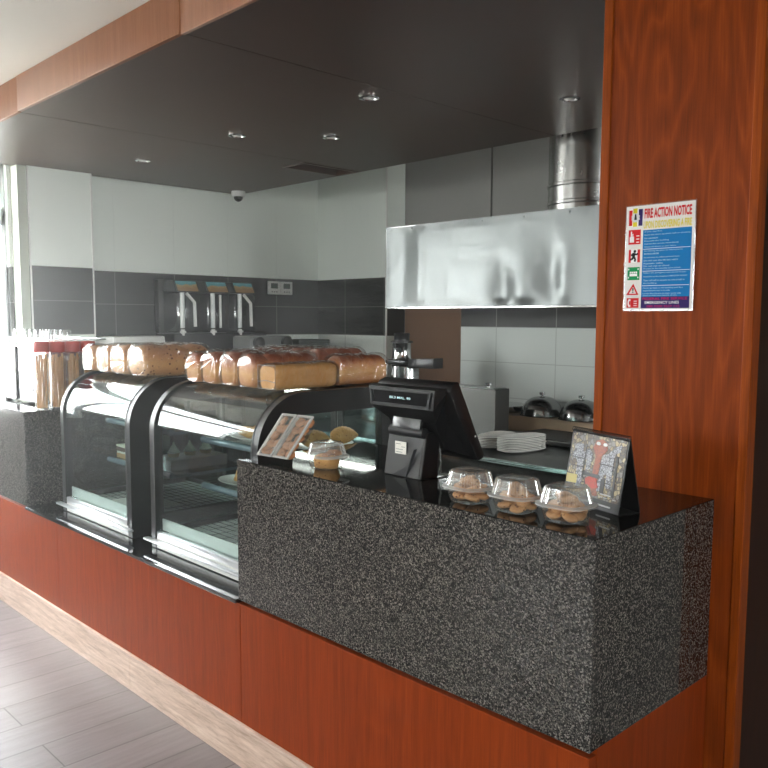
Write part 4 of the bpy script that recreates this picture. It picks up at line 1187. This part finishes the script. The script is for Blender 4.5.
# worktop along the side wall and machines on it
wt = thing('side_worktop', 'dark worktop with cupboards along the tiled side wall', 'worktop', (-4.45, 2.1, 0))
MB().box(-4.745, -4.12, 1.05, 3.14, .86, .90, .003).build('top', M_BLACKSTONE, wt, False)
for a, b in ((1.06, 1.75), (1.755, 2.44), (2.445, 3.13)):
    dr = MB().box(-4.17, -4.15, a, b, .08, .855, .002).build('cupboard_door', M_GREYP, wt, False)
    MB().box(-4.149, -4.135, b - .08, b - .06, .55, .7, .003).build('handle', M_CHROME, dr, False)
MB().box(-4.74, -4.171, 1.06, 3.13, 0, .858).build('carcass', M_DARK, wt, False)
fz = thing('white_appliance', 'white box shaped appliance on the side worktop behind the raisin loaves', 'appliance', (-4.45, 1.26, .90))
MB().box(-4.70, -4.42, 1.06, 1.455, .905, 1.385, .01).build('body', M_WHITEP, fz)
MB().box(-4.419, -4.40, 1.07, 1.445, .93, 1.36, .006).build('door', M_WHITEP, fz)
MB().box(-4.399, -4.385, 1.40, 1.425, 1.1, 1.25, .004).build('handle', M_GREYP, fz)

def granita():
    t = thing('drink_dispenser', 'three bowl cold drink dispenser with picture lids against dark tiles', 'drink dispenser', (-4.5, 2.0, .90))
    MB().box(-4.72, -4.44, 1.54, 2.36, .905, 1.40, .012).build('body', M_BLACK, t)
    MB().box(-4.72, -4.66, 1.54, 2.36, 1.401, 1.80, .006).build('back_panel', flat('dispenser_dark', srgb(34, 35, 35), .3), t)
    m = Mat('beach_picture'); o_ = m.pos(); sx = m.n('SeparateXYZ'); m.l(o_, sx.inputs[0])
    nz = m.noise(o_, 16, 4)
    f = m.math('ADD', m.math('MULTIPLY', m.math('SUBTRACT', sx.outputs[2], 1.735), 9), m.math('MULTIPLY', nz, .5))
    m.color(m.ramp(f, [(.2, srgb(150, 118, 78)), (.42, srgb(176, 146, 100)), (.5, srgb(80, 160, 168)), (.8, srgb(130, 190, 200))])); m.set(Roughness=.3)
    clr = M_DRINK
    for k, y in enumerate((1.672, 1.930, 2.172)):
        tk = MB().box(-4.65, -4.46, y - .105, y + .105, 1.41, 1.70, .02).build('tank', pane('tank_plastic', (.62, .63, .63, 1), .10, .05, .8), t)
        lid = MB().prism([(-4.655, 1.705), (-4.455, 1.705), (-4.50, 1.79), (-4.62, 1.79)], 'y', y - .10, y + .10, .004).build('lid', M_BLACK, tk, False)
        MB().prism([(-4.4535, 1.712), (-4.4525, 1.712), (-4.497, 1.785), (-4.4985, 1.785)], 'y', y - .085, y + .085).build('picture_label', m.m, lid, False)
        MB().cyl((-4.452, y - .055, 1.44), (-4.452, y - .055, 1.70), .017, 16).build('level_tube', flat('tube_white', srgb(215, 218, 216), .25), tk)
        dv = MB().tube([(-4.45, y - .02, 1.695), (-4.45, y + .045, 1.63), (-4.45, y + .05, 1.45)], .013, 8) if k != 1 else MB().cyl((-4.45, y + .01, 1.44), (-4.45, y + .01, 1.69), .010, 10)
        dv.build('scraper_bar', M_WHITEP, tk)
        MB().cyl((-4.45, y - .055, 1.385), (-4.45, y - .055, 1.43), .014, 12).box(-4.47, -4.425, y - .07, y - .04, 1.405, 1.42, .003).build('tap', M_WHITEP, tk)
granita()
bo = thing('hot_drink_maker', 'grey machine with two round brew heads below the drink dispenser', 'machine', (-4.25, 2.2, .90))
MB().box(-4.42, -4.18, 2.02, 2.42, .905, 1.38, .02).build('body', M_GREYP, bo)
for y in (2.09, 2.35):
    MB().lathe([(.045, 0), (.045, .03), (.03, .04)], n=20).xf(Matrix.Translation((-4.178, y, 1.33)) @ Matrix.Rotation(R(90), 4, 'Y')).build('brew_head', M_BLACK, bo)
gb = thing('storage_box', 'dark grey lidded box in the corner of the side worktop', 'box', (-4.3, 2.65, .90))
MB().box(-4.42, -4.2, 2.50, 2.80, .905, 1.31, .01).build('body', flat('box_grey', srgb(88, 92, 90), .5), gb)
MB().box(-4.43, -4.19, 2.49, 2.81, 1.312, 1.345, .006).build('lid', flat('lid_grey', srgb(70, 74, 72), .5), gb)

th = thing('wall_controller', 'white twin screen wall controller, on dark tiles by the corner', 'controller', (-4.75, 2.74, 1.72))
for k, y in enumerate((2.655, 2.785)):
    b_ = MB().box(-4.749, -4.73, y - .062, y + .062, 1.715, 1.825, .005).build('unit', M_WHITEP, th)
    MB().box(-4.7298, -4.728, y - .035, y + .035, 1.765, 1.808).build('screen', flat('lcd_grey', srgb(70, 80, 74), .2), b_, False)
    bt = MB()
    for q in range(3): bt.box(-4.7298, -4.728, y - .03 + q * .024, y - .018 + q * .024, 1.732, 1.742)
    bt.build('buttons', M_GREYP, b_, False)

# dome camera, downlights
dc = thing('dome_camera', 'white dome security camera under the back corner of the bulkhead', 'camera', (-4.56, 2.19, ZC))
MB().lathe([(.054, ZC - .001), (.054, ZC - .03), (.044, ZC - .042)], -4.56, 2.19, 32).build('housing', M_WHITEP, dc)
MB().sphere((-4.56, 2.19, ZC - .044), .036, (1, 1, 1), 24, 14).build('dome', M_BLACKGLOSS, dc)
def light(loc, label):
    t = thing('downlight', label, 'ceiling light', loc, 0, 'round recessed spotlights in the bulkhead')
    MB().lathe([(.046, -.001), (.046, -.006), (.034, -.008), (.030, -.002), (.030, -.001)], n=32, cap=False).build('trim_ring', M_CHROME, t, world=False)
    MB().lathe([(.029, -.001), (.024, -.006), (.001, -.008)], n=24, cap=False).build('lens', M_LED, t, world=False)
    return t
l0 = light((-1.843, 1.056, ZC), 'round recessed spotlight, largest of those left of the duct')
for x, y, s_ in ((-2.579, 1.459, 'round recessed spotlight closest to the ceiling hatch'), (-2.902, 1.068, 'round recessed spotlight above the window-side end of the display cases'), (-3.914, 1.047, 'round recessed spotlight nearest the bright window'), (-1.221, 1.703, 'round recessed spotlight in front of the steel duct')):
    dup(l0, (x, y, ZC), 0, s_)

# ================================================================== WINDOW END OF THE COUNTER
cm = thing('coffee_machine', 'mirror steel coffee machine with black end strip on the window-end granite', 'coffee machine', (-3.65, .35, TOP))
MB().box(-4.02, -3.315, .165, .50, TOP + .012, 1.365, .006).build('body', M_CHROME, cm)
MB().box(-3.93, -3.72, .155, .1645, TOP + .012, 1.36, .002).build('black_strip', M_BLACKGLOSS, cm, False)
MB().prism([(-3.90, 1.29), (-3.86, 1.29), (-3.90, 1.32)], 'y', .153, .155).build('white_mark', M_WHITEP, cm, False)
for x in (-3.97, -3.36):
    for y in (.2, .46): MB().cyl((x, y, TOP), (x, y, TOP + .013), .018, 12).build('foot', M_BLACK, cm)
rl = MB().tube([(-4.01, .175, 1.40), (-3.325, .175, 1.40), (-3.325, .49, 1.40), (-4.01, .49, 1.40)], .004, 8, True)
for x in (-4.01, -3.66, -3.325): rl.cyl((x, .175, 1.366), (x, .175, 1.40), .003, 8)
rl.build('cup_rail', M_CHROME, cm)
gl = tag(MB().lathe([(.034, 0), (.034, .002), (.027, .085), (.026, .085), (.003, .081), (.003, .080)], n=24, cap=False).build('drinking_glass', M_DRINK), 'upturned clear drinking glass on top of the coffee machine', 'glass', 'upturned glasses on the coffee machine')
gl.location = (-3.365, .215, 1.366)
for k, (x, y) in enumerate([(-3.44, .215), (-3.515, .215), (-3.59, .215), (-3.665, .215), (-3.365, .29), (-3.44, .29), (-3.515, .29), (-3.59, .29), (-3.74, .215), (-3.815, .215)]):
    dup(gl, (x, y, 1.366))
def pack(loc, label):
    t = thing('breadstick_jar', label, 'jar', loc, 0, 'red lidded jars beside the coffee machine')
    MB().lathe([(.033, .001), (.036, .004), (.036, .285), (.033, .29)], n=28, cap=False).build('clear_jar', M_CLEAR, t, world=False)
    MB().lathe([(.038, .288), (.039, .292), (.039, .335), (.036, .34)], n=28).build('lid', M_RED, t, world=False)
    st = MB()
    for k in range(9):
        a = k * 2.4; r_ = .022 * math.sqrt(k / 9) + .003
        st.cyl((r_ * math.cos(a), r_ * math.sin(a), .006), (r_ * math.cos(a + .3), r_ * math.sin(a + .3), .26 + .02 * math.sin(k)), .0055, 8)
    st.build('breadsticks', M_STICK, t, world=False)
    return t
pk = pack((-3.248, .115, TOP), 'red lidded jar of golden breadsticks nearest the counter front edge')
dup(pk, (-3.248, .195, TOP), .4, 'red lidded breadstick jar, second from the counter front edge')
dup(pk, (-3.248, .275, TOP), .9, 'red lidded breadstick jar, third from the counter front edge')
dup(pk, (-3.248, .355, TOP), 1.4, 'red lidded breadstick jar farthest from the counter front edge')

for o in list(bpy.data.objects):
    if o.type == 'EMPTY' and not o.children: bpy.data.objects.remove(o)

# haze volume added to imitate the veil of lens glare from the window
hz = bpy.data.materials.new('glare_haze'); hz.use_nodes = True
ht = hz.node_tree; ht.nodes.remove(ht.nodes['Principled BSDF'])
vs = ht.nodes.new('ShaderNodeVolumeScatter'); vs.inputs['Anisotropy'].default_value = .45
hg_ = ht.nodes.new('ShaderNodeNewGeometry'); hs_ = ht.nodes.new('ShaderNodeSeparateXYZ'); hm_ = ht.nodes.new('ShaderNodeMapRange')
ht.links.new(hg_.outputs['Position'], hs_.inputs[0]); ht.links.new(hs_.outputs['X'], hm_.inputs['Value'])
for k_, v_ in (('From Min', -4.8), ('From Max', -.2), ('To Min', .075), ('To Max', .004)): hm_.inputs[k_].default_value = v_
hy_ = ht.nodes.new('ShaderNodeMapRange'); hx_ = ht.nodes.new('ShaderNodeMath'); hx_.operation = 'MULTIPLY'
for k_, v_ in (('From Min', .5), ('From Max', 2.4), ('To Min', 1.0), ('To Max', .45)): hy_.inputs[k_].default_value = v_
ht.links.new(hs_.outputs['Y'], hy_.inputs['Value'])
ht.links.new(hm_.outputs[0], hx_.inputs[0]); ht.links.new(hy_.outputs[0], hx_.inputs[1])
ht.links.new(hx_.outputs[0], vs.inputs['Density'])
ht.links.new(vs.outputs[0], ht.nodes['Material Output'].inputs['Volume'])
hb = MB().box(-4.88, 3.57, -5.59, 3.45, -.05, 3.0).build('glare_haze', hz, None, False)
tag(hb, 'added haze volume imitating window glare, thickest towards the window side', 'haze', kind='stuff')
